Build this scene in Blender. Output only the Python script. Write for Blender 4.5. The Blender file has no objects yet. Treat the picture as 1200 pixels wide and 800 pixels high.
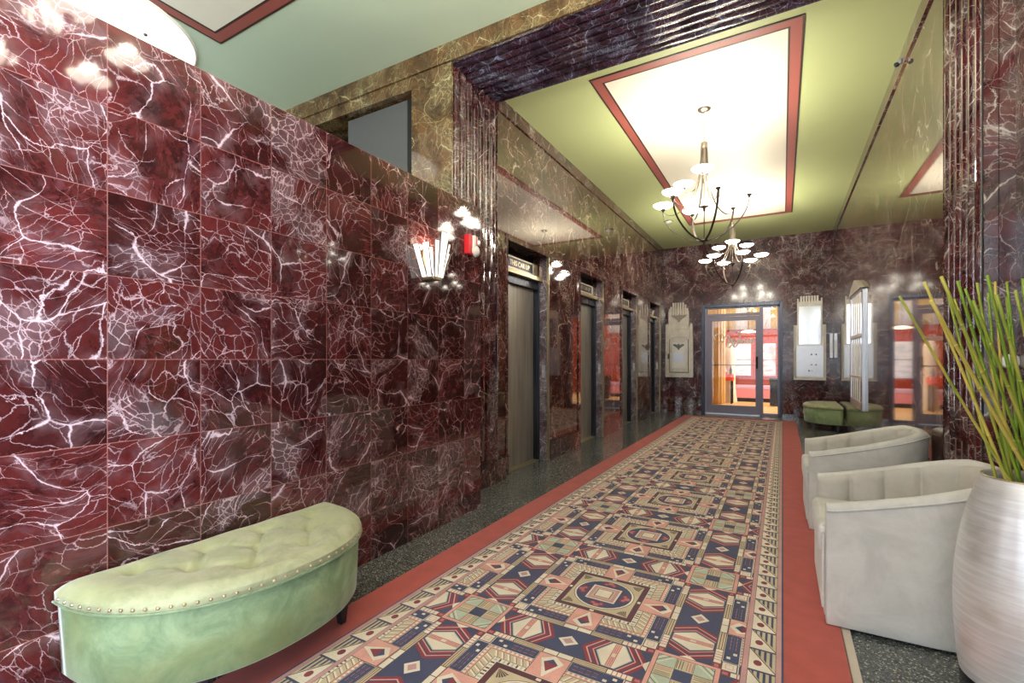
import bpy, bmesh, math, random
from mathutils import Vector, Matrix
random.seed(7)
PI = math.pi
C = bpy.context.scene.collection
scene = bpy.context.scene

# ------------------------------------------------------------------ helpers
class MB:
    """collects faces, builds ONE mesh object"""
    def __init__(self):
        self.v = []; self.f = []; self.m = []; self.s = []
    def add(self, vs, fs, mi=0, smooth=False):
        b = len(self.v); self.v += [tuple(p) for p in vs]
        for f in fs:
            self.f.append([b + i for i in f]); self.m.append(mi); self.s.append(smooth)
        return self
    def box(self, x0, y0, z0, x1, y1, z1, mi=0):
        if x0 > x1: x0, x1 = x1, x0
        if y0 > y1: y0, y1 = y1, y0
        if z0 > z1: z0, z1 = z1, z0
        vs = [(x0,y0,z0),(x1,y0,z0),(x1,y1,z0),(x0,y1,z0),(x0,y0,z1),(x1,y0,z1),(x1,y1,z1),(x0,y1,z1)]
        return self.add(vs, [(0,3,2,1),(4,5,6,7),(0,1,5,4),(1,2,6,5),(2,3,7,6),(3,0,4,7)], mi)
    def prism(self, pts, axis, a, b, mi=0, smooth=False):
        """polygon pts (2D) extruded along axis from a to b; 2D axes are the other two in xyz order"""
        def P(p, t):
            if axis == 'x': return (t, p[0], p[1])
            if axis == 'y': return (p[0], t, p[1])
            return (p[0], p[1], t)
        n = len(pts)
        vs = [P(p, a) for p in pts] + [P(p, b) for p in pts]
        self.add(vs, [tuple(range(n))[::-1], tuple(range(n, 2*n))], mi, False)
        return self.add(vs, [(i, (i+1) % n, n+(i+1) % n, n+i) for i in range(n)], mi, smooth)
    def tube(self, pts, r, n=8, mi=0, cap=True):
        pts = [Vector(p) for p in pts]; rs = r if isinstance(r, (list, tuple)) else [r]*len(pts)
        rings = []; up = None
        for i, p in enumerate(pts):
            t = (pts[min(i+1, len(pts)-1)] - pts[max(i-1, 0)]).normalized()
            if up is None:
                up = Vector((0,0,1)) if abs(t.z) < .9 else Vector((1,0,0))
            a = t.cross(up).normalized(); bb = a.cross(t).normalized(); up = bb
            rings.append([p + (a*math.cos(2*PI*k/n) + bb*math.sin(2*PI*k/n))*rs[i] for k in range(n)])
        vs = [q for g in rings for q in g]; fs = []
        for i in range(len(rings)-1):
            for k in range(n):
                fs.append((i*n+k, i*n+(k+1) % n, (i+1)*n+(k+1) % n, (i+1)*n+k))
        self.add(vs, fs, mi, True)
        if cap:
            self.add(rings[0], [tuple(range(n))[::-1]], mi); self.add(rings[-1], [tuple(range(n))], mi)
        return self
    def strap(self, pts, w, t, side, mi=0):
        """flat strap along pts; side = unit vector of its width"""
        pts = [Vector(p) for p in pts]; side = Vector(side).normalized(); rings = []
        for i, p in enumerate(pts):
            tg = (pts[min(i+1, len(pts)-1)] - pts[max(i-1, 0)]).normalized()
            nn = tg.cross(side).normalized()
            rings.append([p+side*w/2+nn*t/2, p-side*w/2+nn*t/2, p-side*w/2-nn*t/2, p+side*w/2-nn*t/2])
        vs = [q for g in rings for q in g]; fs = [(3,2,1,0)]
        for i in range(len(rings)-1):
            for k in range(4):
                fs.append((i*4+k, i*4+(k+1) % 4, (i+1)*4+(k+1) % 4, (i+1)*4+k))
        L = 4*(len(rings)-1); fs.append((L, L+1, L+2, L+3))
        return self.add(vs, fs, mi)
    def lathe(self, prof, n=32, c=(0,0,0), mi=0, smooth=True):
        vs = []; fs = []
        for (r, z) in prof:
            for k in range(n):
                a = 2*PI*k/n; vs.append((c[0]+r*math.cos(a), c[1]+r*math.sin(a), c[2]+z))
        for i in range(len(prof)-1):
            for k in range(n):
                fs.append((i*n+k, i*n+(k+1) % n, (i+1)*n+(k+1) % n, (i+1)*n+k))
        return self.add(vs, fs, mi, smooth)
    def xf(self, M):
        self.v = [tuple(M @ Vector(p)) for p in self.v]; return self
    def mesh(self, name, mats):
        me = bpy.data.meshes.new(name); me.from_pydata(self.v, [], self.f)
        for m in (mats if isinstance(mats, (list, tuple)) else [mats]): me.materials.append(m)
        me.polygons.foreach_set('material_index', self.m); me.polygons.foreach_set('use_smooth', self.s)
        bm = bmesh.new(); bm.from_mesh(me)
        bmesh.ops.remove_doubles(bm, verts=bm.verts, dist=1e-5)
        bmesh.ops.recalc_face_normals(bm, faces=bm.faces); bm.to_mesh(me); bm.free()
        me.update(); return me
    def build(self, name, mats, parent=None, bevel=0, seg=2, raw=False):
        if raw:
            me = bpy.data.meshes.new(name); me.from_pydata(self.v, [], self.f)
            for m in (mats if isinstance(mats, (list, tuple)) else [mats]): me.materials.append(m)
            me.polygons.foreach_set('material_index', self.m); me.update()
        else: me = self.mesh(name, mats)
        o = bpy.data.objects.new(name, me); C.objects.link(o)
        if parent: o.parent = parent
        if bevel:
            b = o.modifiers.new('bevel', 'BEVEL'); b.width = bevel; b.segments = seg; b.limit_method = 'ANGLE'
        return o

def thing(name, label, cat, loc=(0,0,0), rz=0, group=None):
    o = bpy.data.objects.new(name, None); C.objects.link(o); o.empty_display_size = .1
    o.location = loc; o.rotation_euler = (0,0,rz); o['label'] = label; o['category'] = cat
    if group: o['group'] = group
    return o
def tag(o, label, cat, group=None):
    o['label'] = label; o['category'] = cat
    if group: o['group'] = group
    return o
def struct(o): o['kind'] = 'structure'; return o
def sroot(name, loc=(0,0,0)):
    o = bpy.data.objects.new(name, None); C.objects.link(o); o.location = loc; o['kind'] = 'structure'; return o
def copy_tree(o, parent=None):
    c = o.copy(); C.objects.link(c)
    if parent: c.parent = parent
    for ch in list(o.children): copy_tree(ch, c)
    return c

# ------------------------------------------------------------------ materials
def lin(r, g, b):
    f = lambda v: (v/255/12.92) if v/255 <= .04045 else ((v/255+.055)/1.055)**2.4
    return (f(r), f(g), f(b), 1)
class NT:
    def __init__(self, name):
        self.mat = bpy.data.materials.new(name); self.mat.use_nodes = True
        self.t = self.mat.node_tree; self.t.nodes.clear()
        self.out = self.t.nodes.new('ShaderNodeOutputMaterial')
    def n(self, ty, **kw):
        x = self.t.nodes.new(ty)
        for k, v in kw.items():
            if k.startswith('_'): setattr(x, k[1:], v)
            else: self.set(x, k, v)
        return x
    def set(self, x, k, v):
        if isinstance(k, str) and k[0] == 'i' and k[1:].isdigit(): k = int(k[1:])
        if isinstance(k, str): k = k.replace('__', ' ')
        s = x.inputs[k]
        if isinstance(v, bpy.types.NodeSocket): self.t.links.new(v, s)
        elif isinstance(v, bpy.types.Node): self.t.links.new(v.outputs[0], s)
        else: s.default_value = v
    def math(self, op, a, b=0.0, c=None, clamp=False):
        x = self.t.nodes.new('ShaderNodeMath'); x.operation = op; x.use_clamp = clamp
        self.set(x, 'i0', a); self.set(x, 'i1', b)
        if c is not None: self.set(x, 'i2', c)
        return x.outputs[0]
    def vmath(self, op, a, b=(0,0,0)):
        x = self.t.nodes.new('ShaderNodeVectorMath'); x.operation = op
        self.set(x, 'i0', a)
        if op == 'SCALE': self.set(x, 'i3', b)
        else: self.set(x, 'i1', b)
        return x.outputs[0]
    def mix(self, f, a, b, ty='MIX'):
        x = self.t.nodes.new('ShaderNodeMix'); x.data_type = 'RGBA'; x.blend_type = ty
        self.set(x, 'i0', f); self.set(x, 'i6', a); self.set(x, 'i7', b); return x.outputs[2]
    def ss(self, v, lo, hi, a=0.0, b=1.0):
        x = self.t.nodes.new('ShaderNodeMapRange'); x.interpolation_type = 'SMOOTHSTEP'
        self.set(x, 'i0', v); self.set(x, 'i1', lo); self.set(x, 'i2', hi); self.set(x, 'i3', a); self.set(x, 'i4', b)
        return x.outputs[0]
    def noise(self, vec, scale, detail=2, rough=.5, dist=0, color=False):
        x = self.n('ShaderNodeTexNoise'); self.set(x, 'Vector', vec); self.set(x, 'Scale', scale)
        self.set(x, 'Detail', detail); self.set(x, 'Roughness', rough); self.set(x, 'Distortion', dist)
        return x.outputs[1] if color else x.outputs[0]
    def voro(self, vec, scale, feat='DISTANCE_TO_EDGE', out=0, rnd=1.0):
        x = self.t.nodes.new('ShaderNodeTexVoronoi'); x.feature = feat; self.set(x, 'Vector', vec); self.set(x, 'Scale', scale)
        self.set(x, 'Randomness', rnd)
        return x.outputs[out]
    def coord(self): return self.n('ShaderNodeTexCoord').outputs['Object']
    def bsdf(self, **kw):
        b = self.n('ShaderNodeBsdfPrincipled')
        for k, v in kw.items(): self.set(b, k.replace('__', ' '), v)
        self.t.links.new(b.outputs[0], self.out.inputs[0]); return b
    def bump(self, h, strength=.3, dist=.01):
        x = self.n('ShaderNodeBump'); self.set(x, 'Strength', strength); self.set(x, 'Distance', dist); self.set(x, 'Height', h); return x.outputs[0]

def plain(name, col, rough=.5, metal=0, var=.06, vs=12, bump=0, bs=60, **kw):
    m = NT(name); co = m.coord(); n = m.noise(co, vs, 3)
    c = m.mix(n, tuple(x*(1-var) for x in col[:3])+(1,), tuple(min(1, x*(1+var)) for x in col[:3])+(1,))
    args = dict(Base__Color=c, Roughness=rough, Metallic=metal)
    if bump: args['Normal'] = m.bump(m.noise(co, bs, 3), bump, .005)
    args.update(kw); m.bsdf(**args); return m.mat
def emit(name, col, st):
    m = NT(name); m.bsdf(Base__Color=col, Emission__Color=col, Emission__Strength=st, Roughness=.4); return m.mat

def marble(name, scale=1.0, tile=None, dark=lin(40,12,14), mid=lin(98,30,32), grey=lin(72,52,58), vein=lin(205,188,190),
           vw=1.0, breccia=.5, rough=.07, stretch=(1,1,1), shift=(0,0,0), ior=1.55, coat=.35):
    m = NT(name); co = m.coord()
    grout = None; p = m.vmath('ADD', co, shift); rnd = None
    if tile:
        sy, oy, sz, oz = tile
        sep = m.n('ShaderNodeSeparateXYZ'); m.set(sep, 0, co)
        ty = m.math('DIVIDE', m.math('SUBTRACT', sep.outputs[1], oy), sy); tz = m.math('DIVIDE', m.math('SUBTRACT', sep.outputs[2], oz), sz)
        fy = m.math('FLOOR', ty); fz = m.math('FLOOR', tz)
        cmb = m.n('ShaderNodeCombineXYZ'); m.set(cmb, 0, fy); m.set(cmb, 1, fz)
        wn = m.n('ShaderNodeTexWhiteNoise'); wn.noise_dimensions = '2D'; m.set(wn, 0, cmb.outputs[0])
        rnd = wn.outputs[0]
        p = m.vmath('ADD', p, m.vmath('SCALE', wn.outputs[1], 19.0))
        vr = m.n('ShaderNodeVectorRotate'); vr.rotation_type = 'X_AXIS'; m.set(vr, 'Vector', p); m.set(vr, 'Angle', m.math('MULTIPLY', rnd, 6.0)); p = vr.outputs[0]
        dy = m.math('MULTIPLY', m.math('PINGPONG', ty, .5), sy); dz = m.math('MULTIPLY', m.math('PINGPONG', tz, .5), sz)
        grout = m.math('LESS_THAN', m.math('MINIMUM', dy, dz), .0013)
    p = m.vmath('MULTIPLY', p, tuple(s*scale for s in stretch))
    w1 = m.vmath('SCALE', m.vmath('SUBTRACT', m.noise(p, 1.6, 2, .5, color=True), (.5,.5,.5)), .55)
    w2 = m.vmath('SCALE', m.vmath('SUBTRACT', m.noise(p, 13, 5, .7, color=True), (.5,.5,.5)), .038)
    q = m.vmath('ADD', m.vmath('ADD', p, w1), w2)
    nA = m.noise(p, 3.1, 4, .6); nB = m.noise(p, 5.3, 3, .6); nC = m.noise(q, 26, 5, .7)
    # ground colour
    g = m.mix(m.ss(nA, .33, .66), dark, mid)
    g = m.mix(m.ss(m.noise(q, 4.2, 5, .65, 1.2), .5, .72, 0, .75), g, grey)
    g = m.mix(m.ss(nC, .3, .8, .0, .45), g, tuple(min(1, x*1.9) for x in mid[:3])+(1,))
    if rnd is not None:
        g = m.mix(m.ss(rnd, 0, 1, 0, .55), g, dark)
    # veins
    d1 = m.voro(m.vmath('MULTIPLY', q, (1,1,.72)), 2.9); d2 = m.voro(m.vmath('MULTIPLY', m.vmath('ADD', q, (3.1,1.7,.4)), (1,.62,1.1)), 6.4); d3 = m.voro(m.vmath('ADD', q, (7,2,5)), 19)
    W1 = m.ss(nB, .38, .74, .0006*vw, .030*vw)
    W2 = m.ss(m.noise(p, 4.4, 2), .45, .76, .0, .036*vw)
    v1 = m.ss(d1, 0.0, W1, 1.0, 0.0); v2 = m.ss(d2, 0.0, W2, .7, 0.0)
    bz = m.ss(m.noise(m.vmath('ADD', q, (9,9,9)), 2.4, 3, .55), .66-breccia*.22, .74-breccia*.2)
    v3 = m.math('MULTIPLY', m.ss(d3, 0.0, m.math('MULTIPLY', nC, .13), .62, 0.0), bz)
    fine = m.math('MULTIPLY', m.ss(m.voro(m.vmath('MULTIPLY', q, (1,1.5,.6)), 12), 0, .026, .6, 0.0), m.ss(nA, .42, .56))
    halo = m.math('MULTIPLY', m.ss(d1, 0.0, .16, .22, 0.0), m.math('MULTIPLY', m.ss(nB, .45, .7), nC))
    V = m.math('MAXIMUM', m.math('MAXIMUM', v1, v2), m.math('MAXIMUM', v3, fine))
    V = m.math('MULTIPLY', V, m.ss(nC, .2, .6, .35, 1.0))
    V = m.math('ADD', V, m.math('ADD', halo, m.math('MULTIPLY', bz, .09)), clamp=True)
    col = m.mix(V, g, vein)
    if grout is not None: col = m.mix(grout, col, lin(138,92,88))
    m.bsdf(Base__Color=col, Roughness=rough, IOR=ior, Coat__Weight=coat, Coat__Roughness=.03)
    return m.mat

M = {}
M['tile'] = marble('polished_marble_tile', 1.25, tile=(.317, .757, .306, .282), dark=lin(31,11,12), mid=lin(80,29,29), grey=lin(80,54,62), vein=lin(196,172,180), vw=.85, breccia=.5, rough=.06)
M['hall'] = marble('polished_dark_marble', 1.1, dark=lin(28,12,13), mid=lin(74,35,29), grey=lin(66,54,58), vein=lin(188,172,160), vw=.8, breccia=.6, rough=.045, ior=1.75)
M['hall2'] = marble('end_wall_marble', 1.1, dark=lin(26,13,20), mid=lin(76,34,42), grey=lin(72,58,72), vein=lin(188,172,170), vw=.8, breccia=.7, rough=.12, ior=1.45, shift=(5,5,1), coat=0)
M['pier'] = marble('fluted_marble', 1.3, dark=lin(26,12,16), mid=lin(78,30,32), grey=lin(70,60,72), vein=lin(180,170,165), vw=.9, breccia=.6, rough=.06, shift=(4,1,2), ior=1.7)
M['brown'] = marble('brown_reflection_marble', 1.2, dark=lin(46,34,20), mid=lin(98,70,42), grey=lin(104,94,64), vein=lin(178,168,126), vw=.7, breccia=.8, rough=.1, shift=(2,7,3))  # olive-brown of the reflections is put into the stone colour
M['soffit'] = marble('dark_blue_marble', 1.2, dark=lin(16,14,26), mid=lin(58,30,44), grey=lin(48,50,76), vein=lin(150,160,190), vw=.7, breccia=.5, rough=.2, shift=(8,3,6), ior=1.45, coat=0)
M['reveal'] = marble('grey_marble', 1.6, dark=lin(56,50,60), mid=lin(88,66,74), grey=lin(120,118,130), vein=lin(200,200,208), vw=1.1, breccia=1.0, rough=.08, shift=(1,5,9))
def paint(name, col):
    m = NT(name); co = m.coord(); n = m.noise(co, 1.5, 4)
    m.bsdf(Base__Color=m.mix(n, tuple(x*.96 for x in col[:3])+(1,), tuple(x*1.04 for x in col[:3])+(1,)), Roughness=.5, Normal=m.bump(m.noise(co, 90, 3), .05, .002)); return m.mat
M['green'] = paint('sage_green_paint', lin(196,208,150))
M['green_daylit'] = paint('daylit_green_paint', lin(208,228,204))  # same ceiling green, paler and bluer with daylight put into the colour
M['ivory'] = paint('ivory_paint', lin(244,240,222))
M['redpaint'] = paint('terracotta_paint', lin(160,88,80))
M['darkline'] = paint('dark_brown_paint', lin(62,40,34))
def terrazzo():
    m = NT('terrazzo'); co = m.coord()
    cid = m.voro(co, 190, 'F1', 1); sep = m.n('ShaderNodeSeparateColor'); m.set(sep, 0, cid)
    r = sep.outputs[0]
    c = m.mix(m.ss(r, .2, .3), lin(28,34,44), lin(84,90,98)); c = m.mix(m.ss(r, .6, .68), c, lin(108,110,104)); c = m.mix(m.ss(r, .9, .95), c, lin(196,192,180))
    c = m.mix(m.ss(m.noise(co, 2.2, 4), .3, .7, 0, .35), c, lin(74,76,66))
    m.bsdf(Base__Color=c, Roughness=.2, IOR=1.5); return m.mat
M['terrazzo'] = terrazzo()
def streak(name, c1, c2, rough, metal, st=(60,60,1.2), aniso=0):
    m = NT(name); co = m.coord(); v = m.vmath('MULTIPLY', co, st)
    n = m.noise(v, 1.0, 4, .6); n2 = m.noise(m.vmath('MULTIPLY', co, (3,3,.8)), 1.5, 3)
    c = m.mix(m.ss(m.math('ADD', m.math('MULTIPLY', n, .6), m.math('MULTIPLY', n2, .4)), .3, .7), c1, c2)
    m.bsdf(Base__Color=c, Roughness=m.ss(n, .2, .8, rough*.8, rough*1.25), Metallic=metal, Normal=m.bump(n, .05, .002)); return m.mat
M['door_metal'] = streak('bronze_grey_door_metal', lin(134,130,124), lin(184,180,172), .42, .6)
M['frame_metal'] = streak('dark_steel', lin(44,48,58), lin(70,76,88), .3, .8)
M['ledge'] = plain('brushed_brass_ledge', lin(176,164,132), .3, .8)
M['black'] = plain('matte_black', lin(10,10,12), .6)
M['brass'] = plain('aged_brass', lin(196,180,150), .28, .9)
M['silvermetal'] = streak('cast_nickel', lin(186,176,162), lin(220,212,200), .38, .35, (8,8,8))
M['nickel'] = plain('satin_nickel', lin(150,140,128), .3, .9)
M['darknickel'] = plain('dark_nickel', lin(92,84,82), .32, .9)
M['mirror'] = plain('polished_steel', lin(222,222,226), .12, 1.0)
M['steel'] = plain('brushed_steel_panel', lin(196,198,206), .38, .8)
M['alframe'] = plain('painted_aluminium_door_frame', lin(122,118,138), .4, .2)
M['white'] = plain('white_plastic', lin(235,233,228), .4)
M['redplastic'] = plain('red_alarm_plastic', lin(200,28,38), .35)
M['greypanel'] = plain('grey_panel', lin(84,86,88), .6)
def glass(name, tint=(1,1,1,1)):
    m = NT(name); tr = m.n('ShaderNodeBsdfTransparent', Color=tint); gl = m.n('ShaderNodeBsdfGlossy', Roughness=.02)
    fr = m.n('ShaderNodeFresnel', IOR=1.5); ms = m.n('ShaderNodeMixShader'); m.set(ms, 0, fr.outputs[0]); m.set(ms, 1, tr.outputs[0]); m.set(ms, 2, gl.outputs[0])
    m.t.links.new(ms.outputs[0], m.out.inputs[0]); return m.mat
M['glass'] = glass('clear_glass')
def velvet(name, a, b, c=None, sc=7, sheen=.4):
    m = NT(name); co = m.coord()
    n = m.noise(co, sc, 6, .7, .6); n2 = m.noise(co, 160, 3)
    col = m.mix(m.ss(n, .28, .72), a, b)
    if c: col = m.mix(m.ss(m.noise(co, 2.6, 4, .6, .5), .45, .7, 0, .7), col, c)
    col = m.mix(m.math('MULTIPLY', n2, .25), col, a)
    m.bsdf(Base__Color=col, Roughness=.75, Sheen__Weight=sheen, Sheen__Roughness=.35, Normal=m.bump(n2, .25, .002)); return m.mat
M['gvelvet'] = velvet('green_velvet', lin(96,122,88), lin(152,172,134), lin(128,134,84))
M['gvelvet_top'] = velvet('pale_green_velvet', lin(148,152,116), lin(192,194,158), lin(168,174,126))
M['cvelvet'] = velvet('stone_grey_velvet', lin(198,195,190), lin(222,219,214), None, 5, .25)
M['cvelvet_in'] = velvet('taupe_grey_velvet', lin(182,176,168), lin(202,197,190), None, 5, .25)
M['shade'] = emit('lit_glass_shade', (1,.93,.78,1), 9.0)
M['sconceglass'] = emit('lit_frosted_glass', (1,.94,.88,1), .7)
M['disclight'] = emit('lit_ivory_disc', (1,.95,.82,1), 1.0)
M['woodleg'] = plain('dark_stained_wood', lin(34,32,40), .4)
DAY = 170; SIDE_FILL = 900; EB = 6.5; EB3 = 25.0; EXPO = 0.36
# ------------------------------------------------------------------ room constants
XL, XR, YB = -2.42, .88, 11.35        # hall left wall, right wall, back wall
ZC, ZF = 3.78, 3.87                   # hall ceiling, lobby ceiling
Y0, Y1 = 3.2, 3.94                    # the fluted portal
XP = -2.13                            # tiled partition face
DO = [(4.13,5.08),(6.10,7.06),(8.06,9.02),(10.0,10.96)]
ZO = 2.41

# floor
struct(MB().box(-6.5,-3.2,-.1, 1.6,11.6,0).build('floor', M['terrazzo']))
# ceilings
struct(MB().box(XL-.4,Y1-.02,ZC, XR+.3,YB+.2,ZC+.15).build('ceiling', M['green']))
struct(MB().box(-6.5,-3.2,ZF, 1.6,Y0+.1,ZF+.15).build('ceiling', M['green_daylit']))
def ceiling_panel(name, x0,y0,x1,y1,z):
    r = sroot(name, ((x0+x1)/2,(y0+y1)/2,z))
    cx,cy = (x0+x1)/2,(y0+y1)/2
    def ring(a,b,m,n,dz):
        mb = MB(); X0,YY0,X1,YY1 = x0-cx,y0-cy,x1-cx,y1-cy
        mb.box(X0+a,YY0+a,-dz, X1-a,YY0+b,0); mb.box(X0+a,YY1-b,-dz, X1-a,YY1-a,0)
        mb.box(X0+a,YY0+b,-dz, X0+b,YY1-b,0); mb.box(X1-b,YY0+b,-dz, X1-a,YY1-b,0)
        mb.build(n, m, r)
    ring(0,.016,M['darkline'],'outer_line',.006); ring(.016,.096,M['redpaint'],'red_band',.005); ring(.096,.112,M['darkline'],'inner_line',.006)
    MB().box(x0-cx+.112,y0-cy+.112,-.003, x1-cx-.112,y1-cy-.112,0).build('ivory_field', M['ivory'], r)
ceiling_panel('trim_1', -1.555,4.14,.15,9.6,ZC)
ceiling_panel('trim_2', -4.12,-2.2,.30,2.24,ZF)

# left hall wall: piers and header
w = MB(); T = .34
segs = [(Y1,DO[0][0])] + [(DO[i][1],DO[i+1][0]) for i in range(3)] + [(DO[3][1],YB)]
for a,b in segs: w.box(XL-T,a,0, XL,b,ZO)
w.box(XL-T,Y1,ZO, XL,YB,ZC)
w.box(XL-T-.1,Y1,0, XL-T,YB,ZC)
struct(w.build('wall_left', M['hall']))
# right hall wall
struct(MB().box(XR,Y1,0, XR+.3,YB,ZC).build('wall_right', M['hall']))
# crown strips (a marble band under the ceiling) and joint lines
for nm,(x0,x1) in (('trim_3',(XL,XL+.014)),('trim_4',(XR-.014,XR))):
    struct(MB().box(x0,Y1,3.645,x1,YB,ZC).build(nm, M['pier']))
struct(MB().box(XL,5.16,2.468,XL+.003,YB,2.474).build('trim_5', M['black']))
# back wall with door opening X -1.585..0
w = MB(); DX0,DX1,DZ = -1.585,.0,2.42
w.box(XL-.3,YB,0, DX0,YB+.22,ZC); w.box(DX1,YB,0, XR+.3,YB+.22,ZC); w.box(DX0,YB,DZ, DX1,YB+.22,ZC)
struct(w.build('wall_back', M['hall2'] if 'hall2' in M else M['hall']))
# baseboards
def base(nm, runs, x, s):
    b = MB()
    for a,c in runs:
        b.box(x,a,0, x+s*.014,c,.215); b.box(x,a,.215, x+s*.022,c,.228); b.box(x,a,.235, x+s*.016,c,.243)
    struct(b.build(nm, M['pier']))
base('baseboard_left', [(a+.0 if i==0 else a+.08, b-.06) for i,(a,b) in enumerate(segs[:-1])] + [(DO[3][1]+.08,YB)], XL, 1)
base('baseboard_right', [(Y1+.15,YB)], XR, -1)
b = MB()
for a,c in ((XL,DX0),(DX1,XR)):
    b.box(a,YB-.014,0,c,YB,.33); b.box(a,YB-.024,.33,c,YB,.345)
struct(b.build('baseboard_back', M['pier']))

# ---------------- the fluted portal
def flutes(n, a, b, depth, k=6):
    """profile points (s, h<=0) of n convex reeds between a and b"""
    pts = []; w = (b-a)/n; g = .22*w
    for i in range(n):
        s0 = a+i*w+g/2; s1 = a+(i+1)*w-g/2
        pts.append((s0,-depth))
        for j in range(k+1):
            t = j/k; pts.append((s0+(s1-s0)*t, -depth+depth*(1-abs(2*t-1)**2.6)))
        pts.append((s1,-depth))
    return pts
fl = flutes(7, Y0+.05, Y1-.0, .034)
# left pier
pts = [(XL,Y0)] + [(XL+h, s) for s,h in fl] + [(XL,Y1),(XL-T-.1,Y1),(XL-T-.1,Y0)]
struct(MB().prism(pts,'z',0,3.71).build('wall_pier_left', M['pier']))
pts = [(XR,Y0+.08)] + [(XR-h, s) for s,h in flutes(7, Y0+.12, Y1+.14, .034)] + [(XR,Y1+.14),(XR+.3,Y1+.14),(XR+.3,Y0+.09)]
struct(MB().prism(pts[::-1],'z',0,3.71).build('wall_pier_right', M['pier']))
# front faces of the right pier: two marble strips with a joint
f = MB(); f.box(.885,Y0+.06,0,.938,Y0+.08,3.71); f.box(.941,Y0+.06,0,1.0,Y0+.08,3.71); f.box(.88,Y0+.07,0,1.02,Y0+.08,3.71,1)
struct(f.build('trim_6', [M['pier'],M['black']]))
# beam with fluted soffit
zs = 3.71
prof = [(Y0,zs)] + [(s, zs-h) for s,h in flutes(8, Y0+.05, Y1, .016)] + [(Y1,zs),(Y1,ZF+.12),(Y0,ZF+.12)]
struct(MB().prism(prof,'x',XL-T-.1,XR+.3).build('wall_beam', M['soffit']))
struct(MB().box(-6.5,Y0-.02,zs+.004,1.3,Y0,ZF).build('trim_7', M['brown2'] if 'brown2' in M else M['brown']))
# pier bases
b = MB()
for x,s,ya,yb in ((XL,1,Y0,Y1+.19),(XR,-1,Y0+.08,Y1+.14)):
    b.box(x,ya,0, x+s*.016,yb,.215); b.box(x,ya,.215, x+s*.024,yb,.228); b.box(x,ya,.235, x+s*.018,yb,.243)
struct(b.build('baseboard_portal', M['pier']))
# lobby front wall with the dark opening (faces the camera)
OX0,OX1,OZ = -4.75,-2.86,3.60
w = MB(); w.box(-6.5,Y0,0,OX0,Y0+.35,zs); w.box(OX0,Y0,OZ,OX1,Y0+.35,zs); w.box(OX1,Y0-.006,0,XL-.001,Y0+.02,zs); w.box(-6.5,Y0+.001,zs,XL-T-.1,Y0+.35,ZF)

struct(w.build('wall_front', M['brown']))
# dark alcove behind the opening
w = MB(); w.box(OX0-.1,Y0+1.4,0,OX1+.1,Y0+1.5,OZ); w.box(OX0-.1,Y0+.35,0,OX0,Y0+1.4,OZ); w.box(OX1,Y0+.35,0,OX1+.1,Y0+1.4,OZ); w.box(OX0-.1,Y0+.35,OZ,OX1+.1,Y0+1.5,OZ+.1)
struct(w.build('wall_alcove', M['black']))
p = thing('wall_panel', 'tall plain grey panel standing in the dark opening above the tiled marble wall', 'panel', (-3.34,Y0+.08,0))
MB().box(-.43,0,.0,.36,.03,3.58).build('panel_sheet', M['greypanel'], p, .003)
MB().box(.36,-.01,0,.47,.05,3.58).build('edge_post', M['black'], p, .003)
# tiled partition
struct(MB().box(XP-.16,-1.6,0,XP,Y0,2.424).build('wall_partition', M['tile']))
# lobby outer walls
w = MB(); w.box(1.0,-.7,0,1.3,Y0+.06,ZF); w.box(1.0,-3.2,0,1.3,-2.9,ZF); w.box(1.0,-2.9,3.2,1.3,-.7,ZF); w.box(1.0,-2.9,0,1.3,-.7,.15); struct(w.build('wall_lobby_right', M['hall']))
wr = sroot('added_window', (1.1,-1.8,0)); f = MB()  # unseen window added as an opening for the side fill
for y in (-1.1,-.4,.35,1.04): f.box(-.03,y,.15,.03,y+.06,3.2)
f.build('window_frame', M['frame_metal'], wr); MB().box(-.004,-1.1,.15,.004,1.1,3.2).build('window_pane', M['glass'], wr)
struct(MB().box(-6.6,-3.2,0,-6.4,Y0+.3,ZF).build('wall_lobby_left', M['ivory']))
w = MB(); w.box(-6.5,-3.3,0,-5.4,-3.1,ZF); w.box(.7,-3.3,0,1.3,-3.1,ZF); w.box(-5.4,-3.3,3.3,.7,-3.1,ZF); w.box(-5.4,-3.3,0,.7,-3.1,.12)
struct(w.build('wall_street', M['ivory']))
wr = sroot('window_1', (0,-3.2,0)); f = MB()
for x in (-5.4,-3.9,-2.4,-.9,.62): f.box(x,-.04,.12,x+.08,.04,3.3)
f.box(-5.4,-.04,2.3,.7,.04,2.38); f.build('window_frame', M['frame_metal'], wr)
MB().box(-5.32,-.005,.12,.62,.005,3.3).build('window_pane', M['glass'], wr)

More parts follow.
